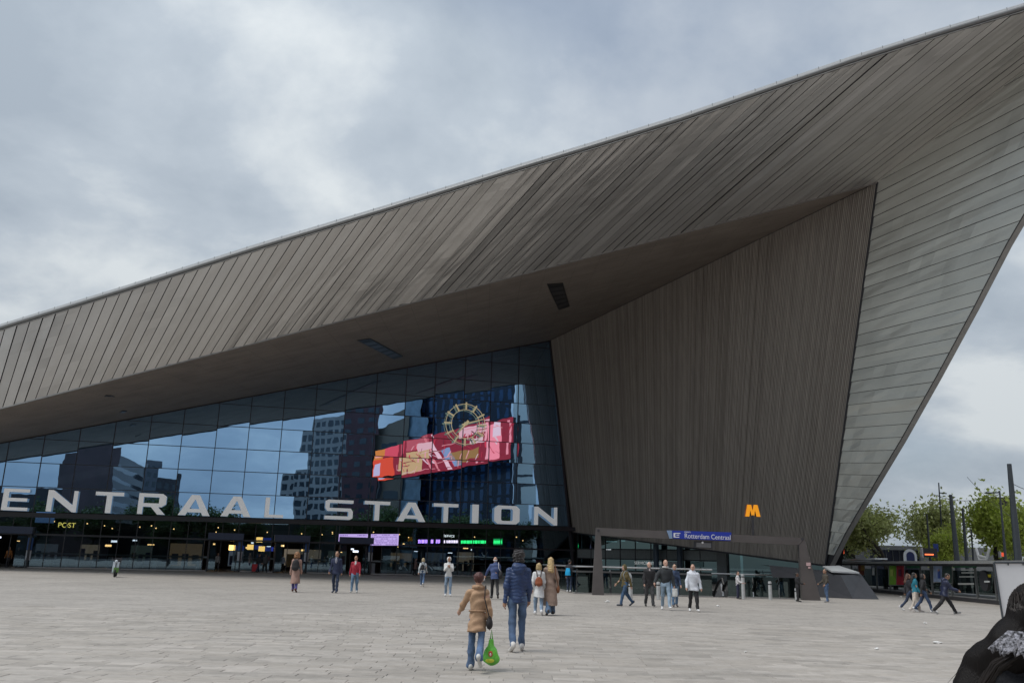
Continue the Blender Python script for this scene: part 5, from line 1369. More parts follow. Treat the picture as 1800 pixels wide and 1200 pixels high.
# ------------------------------------------------------------------ people
def surface_nets(f, org, h):
    nx, ny, nz = f.shape; ins = f < 0
    cell = np.zeros((nx - 1, ny - 1, nz - 1), np.int8)
    corners = [(i, j, k) for i in (0, 1) for j in (0, 1) for k in (0, 1)]
    for (i, j, k) in corners: cell += ins[i:nx - 1 + i, j:ny - 1 + j, k:nz - 1 + k]
    act = (cell > 0) & (cell < 8); idx = np.argwhere(act)
    if len(idx) == 0: return np.zeros((0, 3)), []
    num = np.full(act.shape, -1, np.int64); num[act] = np.arange(len(idx))
    acc = np.zeros((len(idx), 3)); cnt = np.zeros(len(idx))
    I, J, K = idx.T
    for a in corners:
        for ax in range(3):
            if a[ax]: continue
            b = list(a); b[ax] = 1
            fa = f[I + a[0], J + a[1], K + a[2]]; fb = f[I + b[0], J + b[1], K + b[2]]
            m = (fa < 0) != (fb < 0); t = np.where(m, fa / np.where(m, fa - fb, 1), 0)
            for c in range(3): acc[:, c] += np.where(m, a[c] + (t if c == ax else 0), 0)
            cnt += m
    V = (idx + acc / cnt[:, None]) * h + org
    faces = []
    for ax in range(3):
        o1, o2 = [(1, 2), (2, 0), (0, 1)][ax]
        sl0 = [slice(1, -1)] * 3; sl0[ax] = slice(0, -1); sl1 = [slice(1, -1)] * 3; sl1[ax] = slice(1, None)
        a, b = ins[tuple(sl0)], ins[tuple(sl1)]
        for (x, y, flip) in ((a & ~b, None, False), (~a & b, None, True)):
            e = np.argwhere(x)
            if len(e) == 0: continue
            off = np.ones(3, int); off[ax] = 0; e = e + off
            d1 = np.zeros(3, int); d1[o1] = 1; d2 = np.zeros(3, int); d2[o2] = 1
            q = [num[tuple((e - d1 - d2).T)], num[tuple((e - d2).T)], num[tuple(e.T)], num[tuple((e - d1).T)]]
            if flip: q = q[::-1]
            faces.append(np.stack(q, 1))
    return V, np.concatenate(faces)
class SDF:
    def __init__(s): s.p = []; s.cut = []
    def cap(s, a, b, r0, r1): s.p.append(('c', np.asarray(a, float), np.asarray(b, float), r0, r1)); return s
    def ell(s, c, r, R=None): s.p.append(('e', np.asarray(c, float), np.asarray(r, float), R)); return s
    def loft(s, org, axes, rings): s.p.append(('l', np.asarray(org, float), axes, np.asarray(rings, float))); return s   # rings: z, rx, ry, cx, cy
    def bounds(s):
        lo, hi = np.full(3, 1e9), np.full(3, -1e9)
        for q in s.p:
            if q[0] == 'c': r = max(q[3], q[4]); pts = [q[1] - r, q[1] + r, q[2] - r, q[2] + r]
            elif q[0] == 'e': m = q[2].max() if q[3] is not None else q[2]; pts = [q[1] - m, q[1] + m]
            else:
                R = q[2]; pts = []
                for z, rx, ry, cx, cy in q[3]:
                    for i in (-1, 1):
                        for j in (-1, 1): pts.append(q[1] + R.T @ np.array([cx + rx * i, cy + ry * j, z]))
            for p in pts: lo = np.minimum(lo, p); hi = np.maximum(hi, p)
        return lo, hi
    def mesh(s, h, k=.03, wr=0.0, wf=14.0, seed=0, fn_=None):
        lo, hi = s.bounds(); lo = lo - 3.5 * h - k * .3 - wr; hi = hi + 3.5 * h + k * .3 + wr
        n = np.ceil((hi - lo) / h).astype(int) + 1
        ax = [lo[i] + h * np.arange(n[i]) for i in range(3)]
        P = np.stack(np.meshgrid(*ax, indexing='ij'), -1)
        D = None
        for q in s.p:
            if q[0] == 'c':
                ab = q[2] - q[1]; t = np.clip(((P - q[1]) @ ab) / max(ab @ ab, 1e-9), 0, 1)
                d = np.linalg.norm(P - (q[1] + t[..., None] * ab), axis=-1) - (q[3] + (q[4] - q[3]) * t)
            elif q[0] == 'e':
                w = P - q[1]
                if q[3] is not None: w = w @ q[3].T
                a = np.linalg.norm(w / q[2], axis=-1); b = np.linalg.norm(w / q[2] ** 2, axis=-1); d = a * (a - 1) / np.maximum(b, 1e-6)
            else:
                w = (P - q[1]) @ q[2].T; r = q[3]; z = w[..., 2]
                rx, ry, cx, cy = (np.interp(z, r[:, 0], r[:, i]) for i in (1, 2, 3, 4))
                d = (np.sqrt(((w[..., 0] - cx) / rx) ** 2 + ((w[..., 1] - cy) / ry) ** 2) - 1) * np.minimum(rx, ry)
                d = np.maximum(d, np.maximum(r[0, 0] - z, z - r[-1, 0]))
            if D is None: D = d
            else:
                hh = np.clip(.5 + .5 * (D - d) / k, 0, 1); D = D * (1 - hh) + d * hh - k * hh * (1 - hh)
        if wr:
            rs = np.random.default_rng(seed); w = np.zeros(D.shape)
            for _ in range(6):
                kv = rs.normal(size=3); kv = kv / np.linalg.norm(kv) * wf * rs.uniform(.6, 1.8); kv[2] *= 1.3
                w += np.sin(P @ kv + rs.uniform(0, 6.28) + 1.2 * np.sin(P @ (kv[[1, 2, 0]] * .7)))
            D = D + wr * w / 2.4
        if fn_: D = fn_(D, P)
        return surface_nets(D, lo, h)
def rot(axis, a):
    c, s = math.cos(a), math.sin(a)
    return {'x': np.array([[1, 0, 0], [0, c, -s], [0, s, c]]), 'y': np.array([[c, 0, s], [0, 1, 0], [-s, 0, c]]), 'z': np.array([[c, -s, 0], [s, c, 0], [0, 0, 1]])}[axis]
SKIN = {'light': (.50, .30, .22), 'tan': (.36, .20, .13), 'brown': (.16, .085, .055)}
def cloth(col, kind='plain'):
    key = 'cloth_%s_%02d%02d%02d' % (kind, *[int(c * 99) for c in col])
    if kind == 'denim': return mat(key, col, .85, var=.5, scale=4.5, bump=.4, bscale=60, stretch=(1, 1, .5))
    return mat(key, col, .8 if kind == 'plain' else .45, var=.14, scale=9, bump=.35, bscale=70)
D2R = math.pi / 180
PEOPLE = {}
def person(key, label, px, ytop, heading, pose, top, bottom, shoes, hair, skin='light', coat=0.0, h_vox=.017, sex='m', face=True, hood=None, scarf=None, quilt=False, bulk=1.0, sleeve=True, skirt=None, fixed=None, group=None, shirt=None, head=(0, 0)):
    g = ground_at(*px) if fixed is None else np.array(fixed[:3], float)
    H = atY(px[0], ytop, g[1])[2] if fixed is None else fixed[3]
    S = H / 1.75
    # skeleton, facing -Y, feet at z = 0
    w = 1.0 if sex == 'm' else .9
    lean = pose.get('lean', 0) * D2R
    hipz = .92; hip = np.array([0, 0, hipz]); RL = rot('x', lean)           # lean forward: top goes to -Y
    tor = lambda x, y, z: hip + RL @ np.array([x, y, z])
    legs = {}
    low = 1e9
    for s, nme in ((1, 'L'), (-1, 'R')):
        th, kn, ab = pose.get('leg' + nme, (0, 3, 2)); th, kn, ab = th * D2R, kn * D2R, ab * D2R
        hj = hip + np.array([s * .09 * w, 0, 0])
        kd = np.array([s * math.sin(ab), -math.sin(th), -math.cos(th)]); k_ = hj + unit(kd) * .43
        sa = th - kn; ad = np.array([s * math.sin(ab) * .6, -math.sin(sa), -math.cos(sa)]); a_ = k_ + unit(ad) * .41
        fp = min(0.0, sa * .75) if sa < 0 else sa * .5               # toe down behind, toe up in front
        fdv = np.array([s * .12, -math.cos(fp), math.sin(fp)]); fdv = unit(fdv)
        fu = unit(np.array([0, math.sin(fp), math.cos(fp)]))
        heel = a_ - fdv * .055 - fu * .045; toe = a_ + fdv * .155 - fu * .052
        low = min(low, heel[2] - .038, toe[2] - .03)
        legs[nme] = (hj, k_, a_, heel, toe, fdv, fu)
    sh_ = np.array([0, 0, -low])
    hip = hip + sh_; legs = {k: tuple(v + sh_ for v in q[:5]) + q[5:] for k, q in legs.items()}
    tor = lambda x, y, z: hip + RL @ np.array([x, y, z])
    shw = .168 * w
    arms = {}
    for s, nme in ((1, 'L'), (-1, 'R')):
        sw, el, ab = pose.get('arm' + nme, (0, 12, 8)); sw, el, ab = sw * D2R, el * D2R, ab * D2R
        sj = tor(s * shw, .0, .465)
        d1 = unit(np.array([s * math.sin(ab), -math.sin(sw) * math.cos(ab), -math.cos(sw) * math.cos(ab)])); ej = sj + d1 * .285
        s2 = sw + el; inw = pose.get('in' + nme, 0) * D2R
        d2 = unit(np.array([s * (math.sin(ab) * .6 - math.sin(inw)), -math.sin(s2) * math.cos(ab), -math.cos(s2) * math.cos(ab)])); wj = ej + d2 * .25
        arms[nme] = (sj, ej, wj, d2)
    hy, hp = head[0] * D2R, head[1] * D2R
    RH = rot('z', hy) @ rot('x', hp + lean * .4)
    nk = tor(0, .0, .565); hc = nk + RH @ np.array([0, -.02, .135])
    hd = lambda x, y, z: hc + RH @ np.array([x, y, z])
    root = thing('person', label, 'person', g, group); root.scale = (S, S, S); root.rotation_euler = (0, 0, heading * D2R)
    WPOS[root.name] = np.zeros(3)
    def part(V, Fq, name, m, parent=root, mi=None, smooth=True):
        me = bpy.data.meshes.new(name); me.from_pydata([tuple(p) for p in V], [], [tuple(int(i) for i in q) for q in Fq])
        for q in (m if isinstance(m, list) else [m]): me.materials.append(q)
        if mi is not None: me.polygons.foreach_set('material_index', mi)
        me.polygons.foreach_set('use_smooth', [smooth] * len(me.polygons)); me.update()
        o = bpy.data.objects.new(name, me); COL.objects.link(o); o.parent = parent; WPOS[o.name] = np.zeros(3)
        return o
    sk = mat('skin_' + skin, SKIN[skin], .5, var=.08, scale=20)
    # body: one continuous skin
    b = SDF()
    b.ell(hd(0, .005, .02), (.074, .094, .108), RH.T); b.ell(hd(0, -.03, -.05), (.056, .062, .065), RH.T); b.cap(hd(0, -.088, .005), hd(0, -.112, -.022), .010, .015)
    b.ell(hd(0, -.085, .033), (.05, .018, .012), RH.T); b.ell(hd(0, -.088, -.055), (.024, .012, .011), RH.T); b.ell(hd(0, -.075, -.092), (.022, .02, .018), RH.T)
    for s in (-1, 1): b.ell(hd(s * .077, .012, .0), (.012, .024, .033), RH.T)
    b.cap(tor(0, .01, .50), hd(0, .02, -.06), .062, .052)
    b.loft(hip, RL.T, [(-.06, .14 * w, .10, 0, 0), (.12, .125 * w, .095, 0, 0), (.38, .15 * w, .105, 0, 0), (.5, .14 * w, .08, 0, 0), (.54, .06, .06, 0, 0)])
    for nme in 'LR':
        sj, ej, wj, d2 = arms[nme]; b.cap(sj, ej, .05, .04); b.cap(ej, wj, .038, .026)
        hand = wj + d2 * .05; b.ell(hand, (.036, .022, .05), None); b.cap(wj, wj + d2 * .08, .026, .03)
        hj, k_, a_, heel, toe, fdv, fu = legs[nme]; b.cap(hj, k_, .066, .045); b.cap(k_, a_, .043, .034)
    V, Fq = b.mesh(h_vox * .82, .022)
    # fingers grow out of the palms, part of the same mesh
    fb = MB()
    for s, nme in ((1, 'L'), (-1, 'R')):
        sj, ej, wj, d2 = arms[nme]
        side = unit(np.cross(d2, [s * 1.0, 0, .0]) if abs(d2[0]) < .95 else np.array([0, 1.0, 0])); nrm = unit(np.cross(side, d2)); curl = pose.get('curl', .5)
        if nrm[0] * s < 0: nrm = -nrm
        fwd_ = side if side[1] < 0 else -side
        for f_, (off, ln) in enumerate(((.027, .070), (.009, .080), (-.009, .074), (-.026, .058))):
            p0 = wj + d2 * .075 + fwd_ * off; d = d2.copy(); pts = [p0]
            for j in range(3):
                d = unit(d - nrm * curl * (.35 + .25 * j)); pts.append(pts[-1] + d * ln * (.45, .32, .23)[j])
            fb.tube(pts, [.0095, .009, .008, .006], 6)
        p0 = wj + d2 * .03 + fwd_ * .026; fb.tube([p0, p0 + fwd_ * .03 + d2 * .025, p0 + fwd_ * .034 + d2 * .055 - nrm * .012], [.011, .0105, .007], 6)
    o = len(V); V = np.concatenate([V, np.array(fb.v)])
    part(V, list(map(tuple, Fq)) + [tuple(o + i for i in q) for q in fb.f], 'body', sk)
    if face:
        for s in (-1, 1):
            e = MB(); e.ell(hd(s * .030, -.083, .012), (.011, .007, .006), 8, 6, RH.T); part(e.v, e.f, 'eye', mat('eye_dark', (.03, .02, .018), .3, var=0))
        e = MB(); e.ell(hd(0, -.096, -.056), (.022, .006, .004), 8, 5, RH.T); part(e.v, e.f, 'mouth', mat('lip', (.30, .12, .10), .5, var=0))
    # trousers
    bc, bk = bottom
    t = SDF(); fl = pose.get('flare', .0); tk_ = .80 if coat > .02 else 1.0
    t.loft(hip, RL.T, [(-.10, .160 * w * tk_, .12 * tk_, 0, .005), (.02, .160 * w * tk_, .122 * tk_, 0, .01), (.12, .14 * w * tk_, .10 * tk_, 0, 0)])
    for nme in 'LR':
        hj, k_, a_, heel, toe, fdv, fu = legs[nme]
        t.cap(hj - np.array([0, 0, .04]), k_, .092 * bulk * w * (.9 if coat > .02 else 1), .068 * bulk); t.cap(k_, a_ + (k_ - a_) * .02, .066 * bulk, .058 * bulk + fl)
    V, Fq = t.mesh(h_vox, .03, .009, 17 if h_vox > .012 else 22, len(key) * 7); part(V, Fq, 'trousers', cloth(bc, bk))
    # shoes
    for nme in 'LR':
        hj, k_, a_, heel, toe, fdv, fu = legs[nme]; q = SDF(); q.cap(heel + fu * .02, toe, .043, .036); q.cap(heel + fu * .045, a_ + fu * .03, .040, .044); q.ell(toe + fdv * .015 - fu * .0, (.042, .05, .030))
        V, Fq = q.mesh(h_vox * .8, .02)
        z0 = min(heel[2], toe[2]) - .036
        sh_m = part(V, Fq, 'shoe', mat('shoe_%02d%02d%02d' % tuple(int(c * 99) for c in shoes), shoes, .5, var=.1))
    # jacket / coat / sweater
    tc, tk = top
    j = SDF(); hem = -.08 - coat
    rings = [(hem, (.178 + coat * .10) * w * bulk, (.130 + coat * .10) * bulk, 0, .01), (-.02, .176 * w * bulk, .132 * bulk, 0, .01)] if coat < .02 else [(hem, (.185 + coat * .14) * w * bulk, (.145 + coat * .28) * bulk, 0, .01), (-.05, .182 * w * bulk, .138 * bulk, 0, .01)]
    rings += [(.14, (.165 if sex == 'm' else .148) * w * bulk, .120 * bulk, 0, 0), (.36, .188 * w * bulk, .134 * bulk, 0, 0), (.46, .180 * w * bulk, .115 * bulk, 0, .0), (.515, .135 * w, .09, 0, 0), (.555, .085, .075, 0, 0), (.60, .070, .070, 0, .005)]
    j.loft(hip, RL.T, rings)
    for s, nme in ((1, 'L'), (-1, 'R')):
        sj, ej, wj, d2 = arms[nme]; j.cap(sj, ej, .067 * bulk, .056 * bulk)
        if sleeve: j.cap(ej, wj + d2 * .01, .057 * bulk, .046 * bulk)
    if hood == 'down': j.cap(tor(-.075, .085, .55), tor(.075, .085, .55), .058, .058); j.ell(tor(0, .12, .50), (.11, .05, .085))
    if hood == 'up': j.ell(hd(0, .022, .025), (.098, .108, .130), RH.T)
    fnq = None
    if quilt:
        def fnq(D, P): z = P[..., 2] - .12 * P[..., 1] + .010 * np.sin(P[..., 0] * 23 + P[..., 2] * 9) + .007 * np.sin(P[..., 0] * 51 + P[..., 1] * 30); return D + .010 * np.abs(np.sin(z * math.pi / .062)) ** .5 * -1 + .006
    if hood == 'up':
        def fnq(D, P):
            w_ = (P - hc) @ RH; a = np.linalg.norm((w_ - np.array([0, -.095, -.01])) / np.array([.062, .10, .095]), axis=-1) - 1
            return np.maximum(D, -a * .07)
    V, Fq = j.mesh(h_vox, .035, .013 if not quilt else .008, 13 if h_vox > .012 else 19, len(label), fnq)
    part(V, Fq, 'coat' if coat > .15 else 'jacket', cloth(tc, tk))
    if skirt:
        q = SDF(); q.loft(hip, RL.T, [(-skirt[1], .17, .16, 0, 0), (-.05, .17, .13, 0, .01), (.1, .14, .11, 0, 0)]); V, Fq = q.mesh(h_vox, .02, .012, 16, 3); part(V, Fq, 'skirt', cloth(skirt[0]))
    if shirt:
        q = SDF(); q.ell(tor(0, -.10, .42), (.055, .035, .13), RL.T); q.ell(tor(0, -.045, .56), (.062, .045, .03), RL.T); V, Fq = q.mesh(h_vox, .02); part(V, Fq, 'shirt', cloth(shirt))
    if scarf:
        q = SDF(); n = 8
        for k in range(n):
            a0, a1 = 6.28 * k / n, 6.28 * (k + 1) / n; q.cap(tor(.085 * math.cos(a0), .085 * math.sin(a0), .565), tor(.085 * math.cos(a1), .085 * math.sin(a1), .565), .035, .035)
        V, Fq = q.mesh(h_vox, .02, .006, 25, 5); part(V, Fq, 'scarf', cloth(scarf))
    # hair
    if hair:
        style, hcx = hair; q = SDF(); hm = mat('hair_%02d%02d%02d' % tuple(int(c * 99) for c in hcx), hcx, .45 if style != 'cap' else .7, var=.35, scale=30, stretch=(1, 1, .25), bump=.6, bscale=60)
        wf_, wr_ = 45, .006
        if style in ('short', 'cap', 'bun', 'curly', 'bob', 'long', 'messy'):
            r = {'short': (.081, .090, .090), 'cap': (.084, .096, .085), 'curly': (.115, .120, .115), 'messy': (.112, .115, .116), 'bun': (.098, .108, .108)}.get(style, (.088, .098, .100))
            q.ell(hd(0, .026, .040), r, RH.T)
            if style in ('short', 'cap'): q.ell(hd(0, .055, -.005), (.072, .050, .07), RH.T)
        if style == 'cap': q.ell(hd(0, -.105, .045), (.062, .06, .010), RH.T)
        if style == 'bun': q.ell(hd(.0, .105, .045), (.050, .048, .048), RH.T); q.ell(hd(.045, .10, .06), (.02, .02, .018), RH.T)
        if style == 'bob': q.ell(hd(0, .05, -.03), (.098, .075, .105), RH.T); [q.cap(hd(s * .078, .0, .03), hd(s * .085, -.012, -.09), .024, .024) for s in (-1, 1)]
        if style == 'long': q.ell(hd(0, .06, -.02), (.092, .062, .10), RH.T); q.cap(hd(0, .07, -.02), tor(0, .115, .44), .078, .085); q.cap(hd(.06, .06, -.04), tor(.06, .115, .42), .04, .045); q.cap(hd(-.06, .06, -.04), tor(-.05, .12, .40), .04, .045); [q.cap(hd(s * .072, .0, .03), hd(s * .082, .01, -.10), .022, .024) for s in (-1, 1)]
        if style in ('curly',): q.ell(hd(0, .07, -.06), (.12, .075, .09), RH.T); [q.cap(hd(s * .09, .01, .02), hd(s * .10, .02, -.11), .035, .035) for s in (-1, 1)]; wf_, wr_ = 60, .014
        if style == 'messy': q.ell(hd(0, .065, -.03), (.10, .065, .09), RH.T); wf_, wr_ = 55, .012
        if style == 'bald': q.ell(hd(0, .062, -.025), (.074, .042, .045), RH.T); [q.ell(hd(s * .07, .03, -.01), (.012, .03, .03), RH.T) for s in (-1, 1)]; wr_ = .002
        V, Fq = q.mesh(h_vox * .8, .02, wr_, wf_, 9); part(V, Fq, 'hair' if style != 'cap' else 'cap', hm)
    def world(p): return g + rot('z', heading * D2R) @ (np.asarray(p, float) * S)
    info = dict(world=world, S=S, tor=tor, arms=arms, hd=hd, hip=hip, head=heading, root=root, g=g, vox=h_vox, legs=legs)
    PEOPLE[key] = info
    return info
def carried(info, name, label, cat, sdf, m, vox=.014, wr=.004, wf=20, extra=None, part_name=None, group=None):
    """a bag that a person carries: a thing of its own, modelled in the bearer's frame"""
    V, Fq = sdf.mesh(vox, .025, wr, wf, 4)
    W = np.array([info['world'](p) for p in V]); loc = info['world'](np.asarray(sdf.p[0][1])) if sdf.p[0][0] != 'c' else info['world'](sdf.p[0][1])
    t = thing(name, label, cat, loc, group)
    def add(V_, F_, nm, mm):
        me = bpy.data.meshes.new(nm); me.from_pydata([tuple(p - loc) for p in V_], [], [tuple(int(i) for i in q) for q in F_]); me.materials.append(mm)
        me.polygons.foreach_set('use_smooth', [True] * len(me.polygons)); me.update(); o = bpy.data.objects.new(nm, me); COL.objects.link(o); o.parent = t; WPOS[o.name] = loc; return o
    add(W, Fq, part_name or 'bag_body', m)
    for nm, mb, mm in (extra or []): add([info['world'](p) for p in mb.v], mb.f, nm, mm)
    return t
def backpack(info, label, col, size=(.15, .085, .21), z=.30, strap=None, tone=None):
    tor = info['tor']; q = SDF(); c = tor(0, .20, z); q.ell(c, (size[0] * 1.05, size[1] * 1.1, size[2] * 1.05)); q.ell(tor(0, .215, z - size[2] * .4), (size[0] * 1.02, size[1] * 1.05, size[2] * .62)); q.ell(tor(0, .26, z - size[2] * .45), (size[0] * .75, size[1] * .6, size[2] * .4))
    st = []
    for s in (-1, 1):
        mb = MB(); mb.tube([tor(s * .06, .15, z + .16), tor(s * .085, .10, .555), tor(s * .10, -.04, .56), tor(s * .115, -.135, .42), tor(s * .14, -.10, .22), tor(s * .12, .13, z - .14)], .017, 6); st.append(('strap', mb, cloth(strap or tuple(c_ * .7 for c_ in col))))
    mb = MB(); mb.tube([tor(-.03, .17, z + .21), tor(0, .175, z + .25), tor(.03, .17, z + .21)], .010, 5); st.append(('grab_loop', mb, cloth(strap or tuple(c_ * .7 for c_ in col))))
    return carried(info, 'backpack', label, 'backpack', q, cloth(col), extra=st)
def shoulder_bag(info, label, col, side, y=.06, z=-.02, size=(.055, .15, .13), strapcol=None, cross=False):
    tor = info['tor']; q = SDF(); c = tor(side * .235, y, z); q.ell(c, size); q.ell(c + np.array([0, 0, -.03]), (size[0] * 1.05, size[1] * 1.05, size[2] * .8))
    mb = MB(); sh0 = tor(-side * .10 if cross else side * .14, .02, .60); mb.tube([c + np.array([0, .08, .09]), tor(side * .14, .135, .35), tor(0 if cross else side * .14, .14, .50), sh0, tor(side * .05 if cross else side * .15, -.13, .42), c + np.array([0, -.08, .09])], .012, 5)
    return carried(info, 'shoulder_bag', label, 'bag', q, cloth(col), extra=[('strap', mb, cloth(strapcol or col))])

DENIM = ((.075, .125, .22), 'denim'); LIGHTD = ((.22, .30, .40), 'denim'); DARKD = ((.03, .045, .085), 'denim'); BLACKT = ((.018, .018, .02), 'plain'); GREYT = ((.06, .062, .065), 'plain')
WALK = dict(legL=(22, 6, 2), legR=(-20, 22, 2), armL=(-22, 10, 10), armR=(20, 25, 9))
WALK2 = dict(legR=(22, 6, 2), legL=(-20, 22, 2), armR=(-22, 10, 10), armL=(20, 25, 9))
STROLL = dict(legL=(12, 4, 2), legR=(-12, 14, 2), armL=(-10, 12, 9), armR=(10, 18, 9))
STROLL2 = dict(legR=(12, 4, 2), legL=(-12, 14, 2), armR=(-10, 12, 9), armL=(10, 18, 9))
# the two nearest
p = person('tan', 'woman in a tan belted coat and flared jeans walking away, auburn hair pinned up', (836, 1178), 1006, 176, dict(legL=(6, 2, 2), legR=(-20, 34, 2), armL=(20, 38, 30), armR=(-6, 10, 12), flare=.022, lean=4), ((.40, .255, .155), 'plain'), DENIM, (.55, .55, .52), ('bun', (.075, .022, .018)), coat=.15, sex='f', bulk=.93, h_vox=.011, scarf=(.40, .255, .155))
hb = MB(); tor = p['tor']
n_ = 18; hb.tube([tor(.155 * math.cos(a), .128 * math.sin(a), .135) for a in np.linspace(0, 2 * math.pi, n_)], .018, 6, cap=False)
me = bpy.data.meshes.new('belt'); me.from_pydata(hb.v, [], hb.f); me.materials.append(cloth((.36, .225, .135))); o = bpy.data.objects.new('belt', me); COL.objects.link(o); o.parent = p['root']
wj = p['arms']['R'][2]; d2 = p['arms']['R'][3]; hand = wj + d2 * .12
q = SDF(); c = hand + np.array([-.02, .03, -.46]); q.ell(c, (.14, .085, .17)); q.ell(c + np.array([.0, 0, -.05]), (.165, .09, .13)); q.cap(c + np.array([0, 0, .1]), c + np.array([0, 0, .24]), .08, .035)
mb = MB(); mb.tube([c + np.array([-.03, 0, .22]), hand + np.array([-.02, .01, -.01]), c + np.array([.03, 0, .22])], .014, 6)
e1_ = MB(); e1_.ell(c + np.array([.0, .098, .03]), (.042, .012, .055), 10, 6); e2_ = MB(); e2_.ell(c + np.array([0.01, .094, -.09]), (.085, .014, .040), 12, 6); e3_ = MB(); e3_.ell(c + np.array([.0, .104, .02]), (.020, .012, .030), 8, 6)
pm = mat('green_plastic', (.14, .52, .06), .3, var=.25, scale=6, bump=.5, bscale=14)
carried(p, 'plastic_bag', 'bright green plastic shopping bag with red and yellow print hanging from the tan coated woman', 'bag', q, pm, .012, .010, 26, [('handle', mb, pm), ('red_print', e1_, mat('print_red', (.45, .06, .03), .4)), ('yellow_print', e2_, mat('print_yellow', (.55, .60, .05), .4)), ('white_print', e3_, mat('print_white', (.7, .6, .55), .4))])
shoulder_bag(p, 'black leather handbag at the hip of the tan coated woman', (.022, .02, .022), -1, .05, -.06, (.055, .11, .12))
p = person('navy', 'tall dark haired man in a navy puffer jacket and blue jeans walking away', (908, 1144), 968, 186, dict(legL=(-9, 14, .5), legR=(7, 3, 1), armL=(-8, 10, 9), armR=(8, 20, 7), lean=-2), ((.020, .045, .125), 'shell'), DENIM, (.60, .58, .55), ('messy', (.025, .022, .022)), skin='tan', h_vox=.011, hood='down', quilt=True, bulk=.96)
# middle distance, backs to us
p = person('whitecoat', 'blonde woman in a white coat and pale jeans walking away', (946, 1080), 989, 180, STROLL, ((.62, .63, .63), 'plain'), LIGHTD, (.7, .7, .7), ('bob', (.42, .31, .15)), coat=.24, sex='f', h_vox=.015)
backpack(p, 'rust brown leather backpack on the white coated woman', (.26, .075, .03), (.125, .075, .155), .20, (.05, .02, .015))
p = person('taupe', 'long haired blonde woman in an ankle length taupe coat walking away', (967, 1080), 979, 184, dict(STROLL2, flare=.03), ((.26, .185, .145), 'plain'), ((.10, .16, .25), 'denim'), (.04, .035, .035), ('long', (.48, .34, .16)), coat=.55, sex='f', h_vox=.015, scarf=(.45, .33, .2))
shoulder_bag(p, 'brown leather shoulder bag beside the taupe coat', (.20, .075, .03), -1, .02, -.12, (.05, .10, .14))
p = person('suit', 'white haired man in a blue blazer and dark trousers leaning as he walks away', (869, 1052), 977, 184, dict(legL=(16, 5, 2), legR=(-18, 26, 2), armL=(18, 12, 30), armR=(6, 40, 12), lean=9), ((.055, .085, .20), 'plain'), BLACKT, (.02, .02, .02), ('bald', (.5, .5, .5)), coat=.03)
shoulder_bag(p, 'large black shoulder bag with white strap on the man in the blue blazer', (.02, .02, .022), -1, .08, .08, (.08, .14, .17), (.6, .6, .6))
q = SDF(); c = p['arms']['L'][2] + p['arms']['L'][3] * .17; q.ell(c, (.05, .03, .06)); carried(p, 'white_bag', 'small white bag in the left hand of the man in the blue blazer', 'bag', q, cloth((.7, .7, .7)))
p = person('lightjk', 'blonde woman in a pale jacket and cropped jeans walking to the glass doors', (742, 1030.5), 979, 178, WALK, ((.50, .54, .56), 'plain'), DENIM, (.6, .58, .55), ('bob', (.45, .36, .22)), sex='f')
backpack(p, 'small black backpack on the pale jacketed woman', (.02, .02, .025), (.12, .07, .16), .28)
p = person('tanskirt', 'curly ginger haired woman in a long dusty pink coat walking away', (517, 1040), 970, 183, STROLL, ((.34, .215, .175), 'plain'), ((.08, .07, .22), 'denim'), (.10, .03, .02), ('curly', (.30, .15, .07)), coat=.46, sex='f')
backpack(p, 'large black backpack on the ginger haired woman', (.018, .018, .022), (.16, .09, .24), .26)
# facing us
person('whitehood', 'person in white hood and open dark vest with ripped pale jeans facing the square', (787, 1047), 978, 4, dict(legL=(8, 6, 2), legR=(-8, 10, 2), armL=(30, 95, 6), armR=(34, 100, 6), inL=40, inR=40), ((.62, .62, .61), 'plain'), LIGHTD, (.65, .65, .65), None, hood='up', skin='tan', sex='f')
p = PEOPLE['whitehood']; q = SDF(); tor = p['tor']
q.loft(p['hip'], np.eye(3), [(-.05, .185, .125, 0, .035), (.2, .175, .12, 0, .035), (.5, .17, .10, 0, .03)])
V, Fq = q.mesh(.016, .02); me = bpy.data.meshes.new('vest'); me.from_pydata([tuple(v) for v in V], [], [tuple(map(int, f)) for f in Fq]); me.materials.append(cloth((.02, .025, .04))); me.polygons.foreach_set('use_smooth', [True] * len(me.polygons)); o = bpy.data.objects.new('vest', me); COL.objects.link(o); o.parent = p['root']
person('red', 'man in a crimson sweater over a white collar and light blue jeans walking this way', (622, 1041), 976, 6, STROLL2, ((.36, .022, .045), 'plain'), ((.13, .22, .33), 'denim'), (.5, .52, .52), ('short', (.02, .017, .015)), skin='tan', shirt=(.6, .6, .6))
person('navyjk', 'dark haired man in a navy jacket and dark jeans walking this way', (588, 1041.5), 968, -4, STROLL, ((.018, .026, .065), 'plain'), DARKD, (.05, .06, .09), ('short', (.015, .012, .012)), skin='tan', coat=.06, shirt=(.3, .3, .35))
p = person('olive', 'hooded person in an olive jacket and blue jeans walking left', (1099, 1065), 990, -68, WALK, ((.105, .08, .028), 'plain'), ((.035, .075, .14), 'denim'), (.06, .07, .09), None, hood='up')
backpack(p, 'pale grey backpack on the olive hooded person', (.36, .38, .39), (.15, .10, .22), .27)
person('blackjk', 'white haired man in a black jacket and grey trousers walking this way', (1142, 1065), 987, 2, STROLL, ((.012, .011, .014), 'plain'), GREYT, (.03, .03, .03), ('short', (.6, .6, .58)), bulk=1.1, shirt=(.35, .3, .3))
